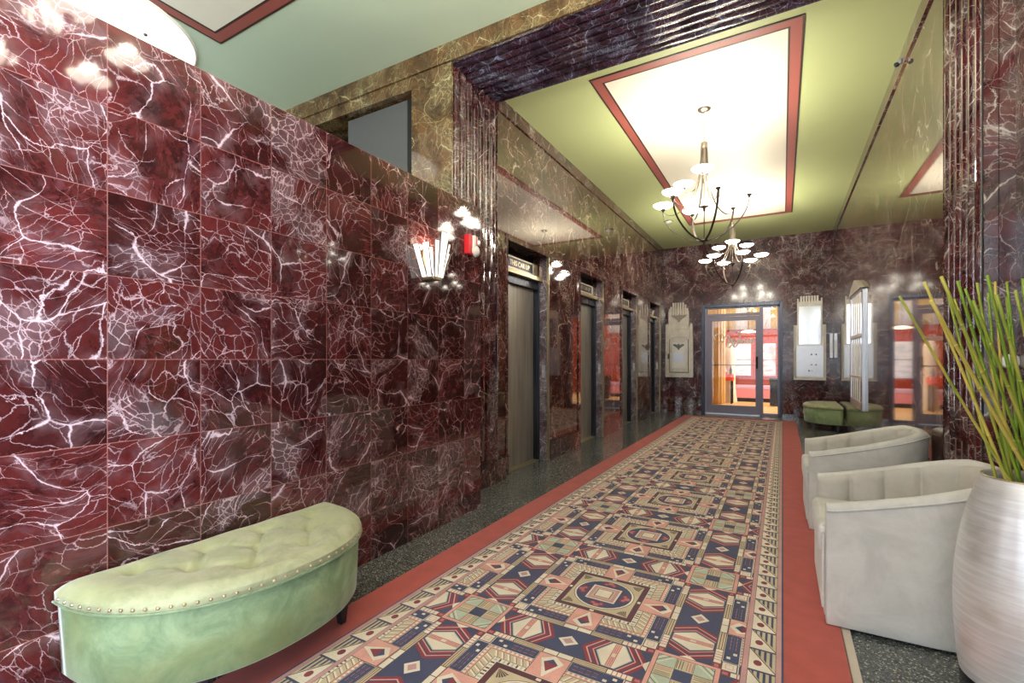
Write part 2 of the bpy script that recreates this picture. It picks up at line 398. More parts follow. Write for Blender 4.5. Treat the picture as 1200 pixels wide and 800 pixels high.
# ---------------- elevators
def text_mesh(body, size, depth, mat, name, parent, M4, align='CENTER', italic=0, font=None, bold=0):
    cu = bpy.data.curves.new(name, 'FONT'); cu.body = body; cu.size = size; cu.extrude = depth; cu.align_x = align; cu.align_y = 'CENTER'
    cu.shear = italic; cu.offset = bold
    o = bpy.data.objects.new(name, cu); dg = bpy.context.evaluated_depsgraph_get()
    C.objects.link(o); dg.update(); me = bpy.data.meshes.new_from_object(o.evaluated_get(dg)); C.objects.unlink(o); bpy.data.objects.remove(o)
    me.transform(M4); me.materials.clear(); me.materials.append(mat)
    q = bpy.data.objects.new(name, me); C.objects.link(q); q.parent = parent; return q
elabels = ['nearest','second','third','farthest']
for i,(a,b) in enumerate(DO):
    r = sroot('door_%d' % (i+1), (XL,(a+b)/2,0)); h = (b-a)/2
    # architrave on the wall face
    f = MB()
    if i>0: f.box(0,-h-.075,0,.016,-h,ZO+.062)
    else: f.box(0,-h-.04,0,.010,-h,ZO+.062)
    f.box(0,h,0,.016,h+.075,ZO+.062); f.box(0,-h,ZO,.016,h,ZO+.062)
    f.build('architrave', M['pier'], r, .003)
    f = MB(); f.box(-.012,h-.006,0,.018,h+.004,ZO); f.box(.0,h+.075,0,.010,h+.081,ZO+.07); f.build('edge_bead', M['ledge'], r)
    # marble reveals, then steel jambs
    f = MB(); f.box(-.105,h-.008,0,-.01,h,ZO); f.box(-.105,-h,0,0,-h+.008,ZO); f.build('reveal', M['reveal'], r)
    f = MB(); f.box(-.19,h-.035,0,-.105,h,2.10); f.box(-.19,-h,0,-.105,-h+.035,2.10); f.box(-.19,-h,2.03,-.12,h,2.12)
    f.build('door_frame', M['frame_metal'], r, .002)
    f = MB(); f.box(-.2,-h,2.12,-.19,h,ZO); f.build('recess_back', M['black'], r)
    MB().box(-.19,-h,2.12,-.06,h,2.165).build('ledge', M['ledge'], r, .004)
    MB().box(-.19,-h+.03,2.165,-.125,h-.02,2.325).build('transom_panel', M['ledge'] if i==0 else M['brown'], r, .004)
    sg = MB(); sg.box(-.125,-.30,2.185,-.117,.30,2.31,0); sf = sg.build('sign_plate', M['frame_metal'], r)
    fr = MB(); fr.box(-.125,-.315,2.30,-.105,.315,2.315); fr.box(-.125,-.315,2.18,-.105,.315,2.195); fr.box(-.125,-.315,2.195,-.105,-.30,2.30); fr.box(-.125,.30,2.195,-.105,.315,2.30)
    fr.build('sign_frame', M['silvermetal'], sf, .002)
    M4 = Matrix.Translation((-.116,0,2.248)) @ Matrix(((0,0,1,0),(1,0,0,0),(0,1,0,0),(0,0,0,1)))
    text_mesh('THIS CAR UP', .078, .002, M['brass'], 'sign_lettering', sf, M4)
    # two sliding leaves with a seam
    seam = -h+.34
    MB().box(-.175,-h+.035,.006,-.16,seam,2.03).build('sliding_panel', M['door_metal'], r, .004)
    MB().box(-.19,seam-.01,.006,-.176,h-.035,2.03).build('sliding_panel', M['door_metal'], r, .004)
    MB().box(-.2,-h,0,-.19,h,2.12).build('backing', M['black'], r)
    MB().box(-.19,-h+.03,0,-.1,h-.03,.006).build('sill', M['ledge'], r)
    pl = MB().box(-.075,h-.018,.98,-.035,h-.008,1.13).build('call_button_plate', M['steel'], r, .003)
    MB().tube([(-.055,h-.018,1.06),(-.055,h-.026,1.06)],.009,12).build('call_button', M['white'], pl)

# ---------------- glazed door at the end of the hall
r = sroot('door_5', ((DX0+DX1)/2,YB,0)); ox = (DX0+DX1)/2
def bx(mb,x0,y0,z0,x1,y1,z1): return mb.box(x0-ox,y0,z0,x1-ox,y1,z1)
f = MB(); bx(f,DX0,-.02,0,DX0+.06,.2,DZ); bx(f,DX1-.05,-.02,0,DX1,.2,DZ); bx(f,DX0+.06,-.02,2.35,DX1-.05,.2,DZ)
f.build('outer_frame', M['frame_metal'], r, .004)
f = MB(); bx(f,-1.525,.04,0,-1.455,.10,2.35); bx(f,-.425,.04,0,-.36,.10,2.35); bx(f,-1.455,.04,2.15,-.425,.10,2.21); bx(f,-1.455,.04,2.32,-.425,.10,2.35)
bx(f,-.36,.04,0,-.05,.10,.05); bx(f,-.36,.04,2.31,-.05,.10,2.35); bx(f,-.09,.04,0,-.05,.10,2.35)
f.build('door_frame', M['alframe'], r, .003)
lf = MB(); bx(lf,-1.455,.045,.02,-1.375,.095,2.14); bx(lf,-.50,.045,.02,-.425,.095,2.14); bx(lf,-1.375,.045,2.05,-.50,.095,2.14); bx(lf,-1.375,.045,.02,-.50,.095,.19)
leaf = lf.build('door_leaf', M['alframe'], r, .003)
g = MB(); bx(g,-1.375,.068,.19,-.50,.074,2.05); g.build('door_pane', M['glass'], leaf)
hd = MB(); bx(hd,-.50,-.0,1.0,-.455,.045,1.26); hd.build('push_handle', M['black'], leaf, .006)
bar = MB(); bx(bar,-1.375,.076,1.065,-.50,.10,1.085); bar.build('push_bar', M['darknickel'], leaf)
st = MB(); bx(st,-1.50,-.06,.0,-.42,.04,.018); st.build('threshold', M['steel'], r)
g = MB(); bx(g,-1.455,.068,2.21,-.425,.074,2.32); g.build('transom_pane', M['glass'], r)
g = MB(); bx(g,-.36,.068,.05,-.09,.074,2.31); g.build('side_pane', M['glass'], r)
m = NT('white_vinyl_lettering'); tl = m.n('ShaderNodeBsdfTranslucent', Color=(1,1,.97,1)); df = m.n('ShaderNodeBsdfDiffuse', Color=(.95,.95,.93,1)); ms = m.n('ShaderNodeMixShader', i0=.4); m.set(ms,1,tl.outputs[0]); m.set(ms,2,df.outputs[0]); m.t.links.new(ms.outputs[0], m.out.inputs[0]); M['vinyl'] = m.mat
# script lettering on the pane
S = MB()
def stroke(pts, rad): S.tube([(x-ox,.064,z) for x,z in pts], rad, 6)
wv = [(-1.31,1.64),(-1.33,1.70),(-1.27,1.755),(-1.17,1.75),(-1.12,1.69),(-1.15,1.60),(-1.20,1.575),(-1.24,1.60)]
def smooth(p, n=6):
    o = []
    for i in range(len(p)-1):
        p0 = p[max(i-1,0)]; p1 = p[i]; p2 = p[i+1]; p3 = p[min(i+2,len(p)-1)]
        for k in range(n):
            t = k/n
            o.append(tuple(.5*((2*p1[j])+(-p0[j]+p2[j])*t+(2*p0[j]-5*p1[j]+4*p2[j]-p3[j])*t*t+(-p0[j]+3*p1[j]-3*p2[j]+p3[j])*t**3) for j in range(len(p1))))
    o.append(p[-1]); return o
stroke(smooth(wv), .012)
stroke(smooth([(-1.09,1.66),(-1.06,1.72),(-1.02,1.70),(-1.03,1.60),(-1.05,1.50),(-1.01,1.47),(-.95,1.56),(-.92,1.68),(-.94,1.56),(-.93,1.48),(-.88,1.49),(-.83,1.60),(-.80,1.74),(-.83,1.80),(-.86,1.76)]), .017)
lt = S.build('script_lettering', M['vinyl'], leaf)
M4 = Matrix.Translation((-.79-ox,.060,1.60)) @ Matrix(((1,0,0,0),(0,0,-1,0),(0,1,0,0),(0,0,0,1)))
text_mesh('isconsin', .155, .003, M['vinyl'], 'script_lettering', leaf, M4, italic=.45, bold=.006)
# ------------------------------------------------------------------ carpet
CC = {'navy':lin(62,68,100),'maroon':lin(134,50,62),'rose':lin(196,112,118),'cream':lin(240,230,212),'pink':lin(228,168,156),
      'beige':lin(206,192,160),'mint':lin(188,202,184),'wine':lin(88,46,58),'grey':lin(96,100,96),'lilac':lin(204,156,156),'red':lin(176,80,72),'brown':lin(96,74,66)}
CK = list(CC)
def carpet_mat(k):
    m = NT('woven_wool_'+k); co = m.coord(); c = CC[k]
    n = m.noise(co, 420, 2); n2 = m.noise(co, 9, 4)
    f = m.math('ADD', m.math('MULTIPLY', n, .5), m.math('MULTIPLY', n2, .35))
    col = m.mix(m.ss(f, .2, .65), tuple(x*.72 for x in c[:3])+(1,), tuple(min(1,x*1.14) for x in c[:3])+(1,))
    m.bsdf(Base__Color=col, Roughness=.95, Sheen__Weight=.15, Normal=m.bump(n, .5, .002)); return m.mat
CM = [carpet_mat(k) for k in CK]; CI = {k:i for i,k in enumerate(CK)}
Pp = .915; CX0, CY0 = -.785, 2.305
FX0, FX1 = -1.500, -.140
FY0, FY1 = .05, 10.26
def clip(poly, ax, lim, keep_gt):
    out = []
    for i in range(len(poly)):
        a, b = poly[i], poly[(i+1) % len(poly)]
        ia = a[ax] >= lim if keep_gt else a[ax] <= lim; ib = b[ax] >= lim if keep_gt else b[ax] <= lim
        if ia: out.append(a)
        if ia != ib:
            t = (lim-a[ax])/(b[ax]-a[ax]); out.append(tuple(a[j]+(b[j]-a[j])*t for j in (0,1)))
    return out
cell = []   # (layer, colour, poly)
def PO(pts, col, L): cell.append((L, col, pts))
def RE(x0,y0,x1,y1,col,L): PO([(x0,y0),(x1,y0),(x1,y1),(x0,y1)],col,L)
def quad4(fn):
    """draw fn with four 90-degree turns"""
    global cell
    keep = cell; cell = []; fn(); part = cell; cell = keep
    for k in range(4):
        cs, sn = [(1,0),(0,1),(-1,0),(0,-1)][k]
        for L,c,p in part: cell.append((L,c,[(x*cs-y*sn, x*sn+y*cs) for x,y in p]))
def disc(cx,cy,r,col,L,n=28): PO([(cx+r*math.cos(2*PI*k/n), cy+r*math.sin(2*PI*k/n)) for k in range(n)],col,L)
h = Pp/2
RE(-h,-h,h,h,'cream',0)
RE(-.276,-.276,.276,.276,'brown',1); RE(-.273,-.273,.273,.273,'pink',2); RE(-.258,-.258,.258,.258,'maroon',3); RE(-.2555,-.2555,.2555,.2555,'beige',4)
RE(-.216,-.216,.216,.216,'brown',5); RE(-.2135,-.2135,.2135,.2135,'cream',6)
RE(-.19,-.19,.19,.19,'wine',7); RE(-.163,-.163,.163,.163,'beige',8)
disc(0,0,.150,'wine',9); disc(0,0,.147,'cream',10); disc(0,0,.138,'navy',11)
RE(-.074,-.074,.074,.074,'cream',13); RE(-.066,-.066,.066,.066,'lilac',14); RE(-.050,-.050,.050,.050,'beige',15); RE(-.040,-.040,.040,.040,'maroon',16); RE(-.036,-.036,.036,.036,'cream',17)
def q():
    disc(-.020,.104,.019,'maroon',12,12); disc(.020,.104,.019,'maroon',12.1,12); disc(0,.118,.015,'rose',12.4,10); disc(-.020,.104,.009,'rose',13,10); disc(.020,.104,.009,'rose',13,10)
    RE(-.01,.170,.01,.184,'cream',8)
    for k in range(5):      # fans in the corners of the ring
        a = .35+k*.22; PO([(.160,.160),(.160-.052*math.cos(a)-.003,.160-.052*math.sin(a)+.003),(.160-.052*math.cos(a)+.003,.160-.052*math.sin(a)-.003)],'brown',9)
    t = -.205
    while t < .206:         # ticks
        RE(t,.193,t+.008,.211,'mint' if int(t*1000)%2 else 'brown',7.5); t += .019
    t = -.215
    while t < .21:          # diagonal stripes
        s_ = 1 if t > 0 else -1
        PO([(t,.218),(t+.009,.218),(t+.009+.02*s_,.253),(t+.02*s_,.253)],'cream',5.5); PO([(t+.010,.218),(t+.013,.218),(t+.013+.02*s_,.253),(t+.010+.02*s_,.253)],'maroon',5.6); t += .029
    # diamond block
    RE(-.069,.192,.069,.337,'brown',9); RE(-.066,.192,.066,.334,'pink',10)
    PO([(0,.196),(.048,.300),(.0,.333),(-.048,.300)],'cream',11)
    PO([(0,.232),(.030,.284),(0,.312),(-.030,.284)],'navy',12); PO([(0,.232),(.030,.284),(-.030,.284)],'maroon',13)
    for s in (-1,1):
        a,b = (.071,.275) if s>0 else (-.275,-.071)
        RE(a,.279,b,.335,'navy',5)
        for zz in (.294,.305,.316):
            t = .082
            while t < .19:
                RE(s*t,zz,s*(t+.020),zz+.0025,'grey' if zz==.305 else 'rose',6); t += .027
        RE(s*.205,.288,s*.221,.302,'cream',6); RE(s*.238,.310,s*.254,.324,'cream',6)
        t = .075
        while t < .27:
            RE(s*t,.262,s*(t+.010),.274,'cream',4.5); t += .0205
    # corner box
    RE(.279,.279,.337,.337,'brown',5); RE(.283,.283,.333,.333,'cream',6); RE(.293,.293,.323,.323,'pink',7); RE(.296,.296,.320,.320,'cream',8)
    # strip between panels and band
    RE(-.337,.337,.337,.370,'brown',4); RE(-.062,.340,-.002,.366,'cream',5); RE(.002,.340,.062,.366,'cream',5)
    for s in (-1,1):
        a = sorted((s*.066,s*.200)); RE(a[0],.340,a[1],.366,'beige',5); RE(a[0],.346,a[1],.349,'maroon',6); RE(a[0],.356,a[1],.3595,'brown',6)
        a = sorted((s*.204,s*.300)); RE(a[0],.340,a[1],.366,'cream',5)
        for t in (.222,.240,.258,.276): RE(s*t,.340,s*(t+.004),.366,'rose',6)
        a = sorted((s*.302,s*.336)); RE(a[0],.338,a[1],.368,'maroon',5); RE(a[0]+.007,.345,a[1]-.007,.361,'rose',6); 
    # band of hexagons and chevrons
    RE(-.337,.370,.337,h,'navy',4)
    PO([(-.045,h),(0,h-.040),(.045,h)],'cream',5); PO([(-.025,h),(0,h-.022),(.025,h)],'lilac',6)
    for s in (-1,1):
        X = s*.197
        for (o1,o2,c,L) in ((.136,.118,'maroon',5),(.119,.112,'pink',6),(.105,.088,'maroon',5.2),(.090,.084,'pink',6)):
            for d in (-1,1):
                PO([(X+d*o1,h),(X+d*(o1-.052),.372),(X+d*(o2-.052),.372),(X+d*o2,h)],c,L)
        PO([(X-.074,h),(X-.026,.376),(X+.026,.376),(X+.074,h)],'mint',6.5); PO([(X-.069,h),(X-.023,.379),(X+.023,.379),(X+.069,h)],'cream',7)
        RE(X-.014,.379,X+.014,h,'pink',8)
        for t in (-.012,-.004,.004,.011): RE(X+t,.379,X+t+.0015,h,'maroon',9)
        RE(X-.007,h-.012,X+.007,h,'cream',9)
        PO([(s*.337,h-.04),(s*.337,h),(s*.308,h)],'cream',5.8)
    # quarter of the square motif
    c0 = h-.122
    RE(c0-.003,c0-.003,h,h,'brown',9); RE(c0,c0,h,h,'pink',10); RE(c0+.016,c0+.016,h,h,'brown',11)
    RE(c0+.019,c0+.019,h-.0345,h-.0345,'mint',12); RE(h-.0325,c0+.019,h,h-.0345,'beige',12); RE(c0+.019,h-.0325,h-.0345,h,'beige',12); RE(h-.0325,h-.0325,h,h,'navy',12)
    for k in range(4):
        t = .010+k*.0155
        PO([(c0+.019+t,c0+.019),(c0+.019+t+.005,c0+.019),(c0+.019,c0+.019+t+.005),(c0+.019,c0+.019+t)],'cream' if k%2 else 'grey',13)
    for k in range(3):
        RE(h-.030+k*.010,c0+.024,h-.027+k*.010,h-.040,'rose',13); RE(c0+.024,h-.030+k*.010,h-.040,h-.027+k*.010,'brown',13)
quad4(q)
cm = MB(); ZB = .010; DZL = .00022
def put(poly, col, L, x0,x1,y0,y1):
    for ax,lim,g in ((0,x0,True),(0,x1,False),(1,y0,True),(1,y1,False)):
        if len(poly) < 3: return
        poly = clip(poly, ax, lim, g)
    if len(poly) < 3: return
    ar = sum(poly[i][0]*poly[(i+1)%len(poly)][1]-poly[(i+1)%len(poly)][0]*poly[i][1] for i in range(len(poly)))
    if abs(ar) < 1e-9: return
    if ar < 0: poly = poly[::-1]
    cm.add([(x,y,ZB+.0006+L*DZL) for x,y in poly],[tuple(range(len(poly)))],CI[col])
for i in (-1,0,1):
    for j in range(-3,10):
        ox_, oy_ = CX0+i*Pp, CY0+j*Pp
        for L,c,p in cell:
            put([(x+ox_,y+oy_) for x,y in p], c, L, FX0,FX1,FY0,FY1)
CXL, CXR, CYN, CYF = -1.825, .222, -.25, 10.62
cm.box(CXL,CYN,0,CXR,CYF,ZB,CI['red'])
def bR(x0,y0,x1,y1,col,L):
    x0,x1=sorted((x0,x1)); y0,y1=sorted((y0,y1)); put([(x0,y0),(x1,y0),(x1,y1),(x0,y1)],col,L,-9,9,-9,99)
def border(xin, d, tri_w):
    """xin = field edge, d = outward direction"""
    bR(xin,FY0-.13,xin+d*.022,FY1+.13,'lilac',2); bR(xin,FY0-.13,xin+d*.003,FY1+.13,'brown',3)
    a = xin+d*.024; b = a+d*tri_w
    bR(xin+d*.021,FY0-.13,b+d*.024,FY1+.13,'brown',1); bR(a,FY0-.1,b,FY1+.1,'cream',2)
    bR(b+d*.002,FY0-.13,b+d*.020,FY1+.13,'lilac',2); bR(b+d*.020,FY0-.13,b+d*.028,FY1+.13,'navy',3)
    p = Pp/6; n = int((FY1-FY0)/p)+1
    for k in range(n):
        y = FY0+k*p
        put([(b,y+p*.96),(a,y+p*.96),(b,y+.008)],'beige',3,-9,9,FY0-.1,FY1+.1)
        for u in (.12,.34,.56,.78):
            xx = b-d*tri_w*u; put([(xx,y+p*.93),(xx-d*tri_w*.10,y+p*.93),(xx-d*tri_w*.10,y+p*(.16+.86*(u+.1))),(xx,y+p*(.12+.86*u))],'navy',4,-9,9,FY0-.1,FY1+.1)
        bR(a,y+p*.93,b,y+p*1.0,'navy',5); put([(b,y+p*.0),(b,y+p*.05),(a,y+p*.99),(a,y+p*.93)],'brown',4.5,-9,9,FY0,FY1+.1)
        xx = a+d*tri_w*.34; yy = y+p*.32
        put([(xx+.015*math.cos(2*PI*t/12), yy+.019*math.sin(2*PI*t/12)) for t in range(12)],'maroon',6,-9,9,FY0,FY1+.1)
border(FX0,-1,.090); border(FX1,1,.092)
bR(FX0-.14,FY1,FX1+.14,FY1+.028,'beige',6); bR(FX0-.14,FY1+.028,FX1+.14,FY1+.09,'pink',6); bR(FX0-.14,FY1+.09,FX1+.14,FY1+.12,'beige',6); bR(FX0-.14,FY1+.12,FX1+.14,FY1+.13,'brown',6)
cm.box(CXR,CYN,0,CXR+.004,CYF,ZB+.001,CI['brown'])
cp = cm.build('carpet_runner', CM, raw=True)
tag(cp, 'long patterned hall carpet with red edges, cream triangle borders and geometric medallions', 'carpet')
eb = MB().box(CXR+.006,CYN,0,CXR+.036,3.3,.006).build('trim_8', plain('pale_binding_strip', lin(206,192,178), .6)); struct(eb)

# ------------------------------------------------------------------ half-moon tufted benches
def sup(a, b, n, t):   # superellipse half outline, t 0..1 -> (x outward, y along wall)
    th_ = -PI/2+PI*t; c_, s_ = math.cos(th_), math.sin(th_)
    return (b*abs(c_)**(2/n), a*abs(s_)**(2/n)*(1 if s_>=0 else -1))
def make_bench():
    """wall plane at x=0, bench to +x"""
    r = thing('tufted_bench', '', 'bench'); A,B,N = .555,.545,2.25; n = 48
    ol = [sup(A,B,N,i/n) for i in range(n+1)]
    def slab(z0,z1,k0,k1,kk=1):
        m = MB(); rings = []
        ks = [(z0,k0-.012),(z0+.01,k0),(z1,k1)]
        for z,k in ks: rings.append([(x*k+.004,y*k,z) for x,y in ol])
        vs = [p for g in rings for p in g]; L = n+1; fs = []
        for i in range(len(rings)-1):
            for j in range(n): fs.append((i*L+j,i*L+j+1,(i+1)*L+j+1,(i+1)*L+j))
            fs.append((i*L+n,i*L,(i+1)*L,(i+1)*L+n))
        m.add(vs, fs, 0, True); m.add(rings[0],[tuple(range(L))[::-1]]); m.add(rings[-1],[tuple(range(L))]); return m
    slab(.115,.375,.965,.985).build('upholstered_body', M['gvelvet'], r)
    # cushion: side band plus tufted top
    buttons = [(.10+.155*j, (-.36+.24*i)+(.12 if j%2 else 0)) for j in range(3) for i in range(4)]
    buttons = [(x,y) for x,y in buttons if (abs(x)/(B-.09))**2.2+(abs(y)/(A-.08))**2.2 < 1]
    m = MB(); NR, NA = 30, 96; top = .438
    def ht(x,y,rho):
        edge = .030*(1-max(0,(rho-.86)/.14)**2.2) if rho>.86 else .030
        z = top-.030+edge
        dmin = 0
        for bx_,by_ in buttons:
            dd = math.hypot(x-bx_, y-by_); z -= .042*math.exp(-(dd/.030)**1.5) + .008*math.exp(-(dd/.08)**2)
        # creases between buttons
        for i_,(b1x,b1y) in enumerate(buttons):
            for (b2x,b2y) in buttons[i_+1:]:
                L_ = math.hypot(b2x-b1x,b2y-b1y)
                if L_ < .22:
                    t = ((x-b1x)*(b2x-b1x)+(y-b1y)*(b2y-b1y))/L_**2
                    if 0<t<1:
                        d_ = abs((x-b1x)*(b2y-b1y)-(y-b1y)*(b2x-b1x))/L_; z -= .017*math.exp(-(d_/.010)**2)
        return z
    cx_, cy_ = .22, 0
    vs = [(cx_,cy_,ht(cx_,cy_,0))]; outer = [sup(A,B,N,i/NA) for i in range(NA+1)] 
    back = [(0, A-2*A*i/24) for i in range(1,24)]; outl = outer+back; L = len(outl)
    for i in range(1,NR+1):
        k = i/NR
        for (x,y) in outl:
            X,Y = cx_+(x-cx_)*k, cy_+(y-cy_)*k; vs.append((X+.002,Y,ht(X,Y,k)))
    fs = [(0,1+j,1+(j+1)%L) for j in range(L)]
    for i in range(NR-1):
        for j in range(L): fs.append((1+i*L+j,1+(i+1)*L+j,1+(i+1)*L+(j+1)%L,1+i*L+(j+1)%L))
    m.add(vs,fs,0,True)
    ed = [(x+.002,y,top-.030) for x,y in outl]; lo = [(x+.002,y,.372) for x,y in outl]
    m.add(ed+lo,[(j,L+j,L+(j+1)%L,(j+1)%L) for j in range(L)],0,True); m.add(lo,[tuple(range(L))],0)
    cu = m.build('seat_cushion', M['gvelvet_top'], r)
    for x,y in buttons:
        b = MB(); b.lathe([(0,.006),(.006,.005),(.010,.0)],10,(0,0,0)); z = ht(x,y,0)
        o = b.build('tuft_button', M['gvelvet_top'], cu); o.location = (x,y,z)
    pp = MB().tube([(x*1.004+.002,y*1.004,.376) for x,y in outer],.0045,6); pp.build('piping', M['gvelvet'], r)
    nl = MB(); nl.lathe([(.0065,0),(.0055,.003),(.003,.005),(0,.0056)],10); nm = nl.mesh('nail_head', M['brass'])
    for i in range(44):
        t = (i+.7)/44.4; x,y = sup(A,B,N,t); x2,y2 = sup(A,B,N,t+.004); tx,ty = x2-x,y2-y; ll = math.hypot(tx,ty) or 1
        nx,ny = ty/ll,-tx/ll
        o = bpy.data.objects.new('nail_head', nm); C.objects.link(o); o.parent = r
        o.location = (x+.002+nx*.001,y+ny*.001,.392); o.rotation_euler = (0,PI/2,math.atan2(ny,nx))
    for x,y in ((.40,.30),(.40,-.30),(.07,.44),(.07,-.44)):
        l = MB(); l.add([(-.024,-.024,.12),(.024,-.024,.12),(.024,.024,.12),(-.024,.024,.12),(-.014,-.014,.0),(.014,-.014,.0),(.014,.014,.0),(-.014,.014,.0)],
            [(0,1,2,3),(7,6,5,4),(0,4,5,1),(1,5,6,2),(2,6,7,3),(3,7,4,0)])
        o = l.build('leg', M['woodleg'], r, .002); o.location = (x,y,0)
    return r
bench = make_bench(); bench.location = (XP+.004,1.165,ZB+.002) ; bench['label'] = 'large pale green half-moon bench with button tufting against the tiled marble wall'
b2 = copy_tree(bench); b2.location = (XR-.016,9.9,.0); b2.rotation_euler = (0,0,PI); b2['label'] = 'small distant olive green half-round bench against the right wall by the steel display case'
bench['group'] = b2['group'] = 'green half-moon benches'

# ------------------------------------------------------------------ barrel chairs
def make_chair():
    r = thing('barrel_armchair', '', 'armchair'); Lf = .30; D = .70; Wd = .35
    def outline(off, k, n=64):
        """U path from near arm front round the back to far arm front"""
        pts = []
        a, b = D-Lf-off, Wd-off
        for i in range(14): pts.append((Lf*i/14, -b))
        for i in range(n+1):
            t = -PI/2+PI*i/n; c_, s_ = math.cos(t), math.sin(t)
            pts.append((Lf+a*abs(c_)**(2/2.7), b*abs(s_)**(2/2.7)*(1 if s_>=0 else -1)))
        for i in range(14): pts.append((Lf*(13-i)/14, b))
        return pts
    def height(x): return .555+.16*max(0,min(1,(x-.02)/.62))**1.1
    def shell(off0, off1, z0, zt, taper, ch=0, name='', mat=None, parent=None):
        o0 = outline(off0,1); o1 = outline(off1,1); n = len(o0); rows = []
        # cross-section loop: outer bottom, outer up, rounded rim, inner down
        for i in range(n):
            (xo,yo),(xi,yi) = o0[i],o1[i]; h_ = height(xo)-zt; sec = []
            tp = lambda z: 1-taper*(1-(z-z0)/(h_-z0))
            def P(u,z,k=1):   # u 0 outer 1 inner
                x,y = xo+(xi-xo)*u, yo+(yi-yo)*u
                f_ = tp(z); return (Lf+(x-Lf)*f_ if x>Lf else x, y*(1-(1-f_)*.6), z)
            for q_ in range(9): sec.append(P(0,z0+(h_-.03-z0)*q_/8))
            for q_ in range(1,8):
                a = PI*q_/8; sec.append(P(.5-.5*math.cos(a), h_-.03+.03*math.sin(a)))
            for q_ in range(9): sec.append(P(1,(h_-.03)-(h_-.03-z0)*q_/8))
            rows.append(sec)
        m = MB(); K = len(rows[0]); vs = [p for s_ in rows for p in s_]; fs = []
        for i in range(n-1):
            for j in range(K): fs.append((i*K+j,i*K+(j+1)%K,(i+1)*K+(j+1)%K,(i+1)*K+j))
        m.add(vs,fs,0,True); m.add(rows[0],[tuple(range(K))[::-1]]); m.add(rows[-1],[tuple(range(K))])
        return m.build(name, mat, parent, .006)
    shell(0,.062,.014,0,.05,0,'outer_shell',M['cvelvet'],r)
    # channel tufted inner lining
    o0 = outline(.058,1,84); n = len(o0); m = MB(); K = 15; rows = []
    S_ = [0]
    for i in range(1,n): S_.append(S_[-1]+math.dist(o0[i],o0[i-1]))
    tot = S_[-1]; NC = 11; w_ = tot/NC
    # resample densely
    fine_ = []; ns = 220
    for i in range(ns+1):
        s_ = tot*i/ns; j = max(k for k in range(n) if S_[k] <= s_+1e-9); j = min(j,n-2); t = (s_-S_[j])/max(1e-9,S_[j+1]-S_[j])
        fine_.append((o0[j][0]+(o0[j+1][0]-o0[j][0])*t, o0[j][1]+(o0[j+1][1]-o0[j][1])*t, s_))
    for i,(x,y,s_) in enumerate(fine_):
        a = fine_[max(i-1,0)]; b = fine_[min(i+1,ns)]; tx,ty = b[0]-a[0],b[1]-a[1]; l = math.hypot(tx,ty); nx,ny = -ty/l,tx/l
        ph = (s_/w_)%1; puff = .012+.026*(1-abs(2*ph-1)**3.5); h_ = height(x)-.012; sec = []
        for q_ in range(K):
            t = q_/(K-1); z = .36+(h_-.36)*t; e = puff*math.sqrt(max(0,1-max(0,(t-.86)/.14)**2))
            tpr = 1-.05*(1-t); sec.append(((x-.0)*1+nx*e, y*1+ny*e, z))
        sec.append((x,y,h_)); rows.append(sec)
    Kk = K+1; m.add([p for s_ in rows for p in s_],[(i*Kk+j,(i+1)*Kk+j,(i+1)*Kk+j+1,i*Kk+j+1) for i in range(ns) for j in range(Kk-1)],0,True)
    m.add(rows[0]+[(rows[0][0][0],rows[0][-1][1],.36)],[tuple(range(Kk+1))]); m.add(rows[-1]+[(rows[-1][0][0],rows[-1][-1][1],.36)],[tuple(range(Kk+1))])
    m.build('channelled_backrest', M['cvelvet_in'], r)
    # piping on the outer rim
    oo = outline(.0,1); MB().tube([(x,y,height(x)-.030) for x,y in oo],.005,6).build('piping', M['cvelvet'], r)
    # seat: base and cushion
    f = [(x,y) for x,y in outline(.066,1)]; f = [(x if x>.001 else -.004,y) for x,y in f]
    MB().prism(f,'z',.02,.29,0,True).build('seat_base', M['cvelvet'], r, .012, 3)
    f = [(x,y) for x,y in outline(.098,1)]; f = [(-.026,-.252)]+f+[(-.026,.252)]
    MB().prism(f,'z',.295,.44,0,True).build('seat_cushion', M['cvelvet'], r, .028, 4)
    fr = MB().box(-.014,-.285,.06,.0,.285,.40); fr.build('front_panel', M['cvelvet'], r, .012, 3)
    MB().prism([(x*.93+.02,y*.9) for x,y in outline(.03,1)],'z',.012,.03).build('plinth', M['woodleg'], r)
    return r
chair = make_chair(); chair.location = (.170,2.875,.0); chair.rotation_euler = (0,0,0)
chair['label'] = 'stone grey velvet barrel armchair nearest the camera beside the silver vase'; chair['group'] = 'grey barrel armchairs'
c2 = copy_tree(chair); c2.location = (.160,4.24,0); c2['label'] = 'stone grey velvet barrel armchair behind the other, nearer the far door'
# ------------------------------------------------------------------ vase and bamboo
VX_, VY_ = .715, 2.19
v = thing('floor_vase', 'tall silver barrel-shaped floor vase on a black foot beside the grey armchair', 'vase', (VX_,VY_,0))
def vase_mat():
    m = NT('brushed_silver_leaf'); co = m.coord(); n = m.noise(m.vmath('MULTIPLY', co, (6,6,90)), 1, 4, .6); n2 = m.noise(co, 5, 3)
    c = m.mix(m.ss(n, .3, .7), lin(222,221,221), lin(244,243,243)); c = m.mix(m.ss(n2, .55, .75, 0, .5), c, lin(176,158,132))
    m.bsdf(Base__Color=c, Metallic=.5, Roughness=m.ss(n, .2, .8, .3, .42), Normal=m.bump(n, .04, .002)); return m.mat
prof = [(.181,.134),(.187,.18),(.194,.28),(.197,.38),(.194,.47),(.184,.57),(.168,.66),(.148,.74),(.132,.79),(.126,.808),(.121,.812),(.116,.806),(.120,.78),(.135,.74),(.15,.68),(.15,.5),(0,.48)]
MB().lathe(smooth(prof[:10],4)+prof[10:],64).build('vase_body', vase_mat(), v)
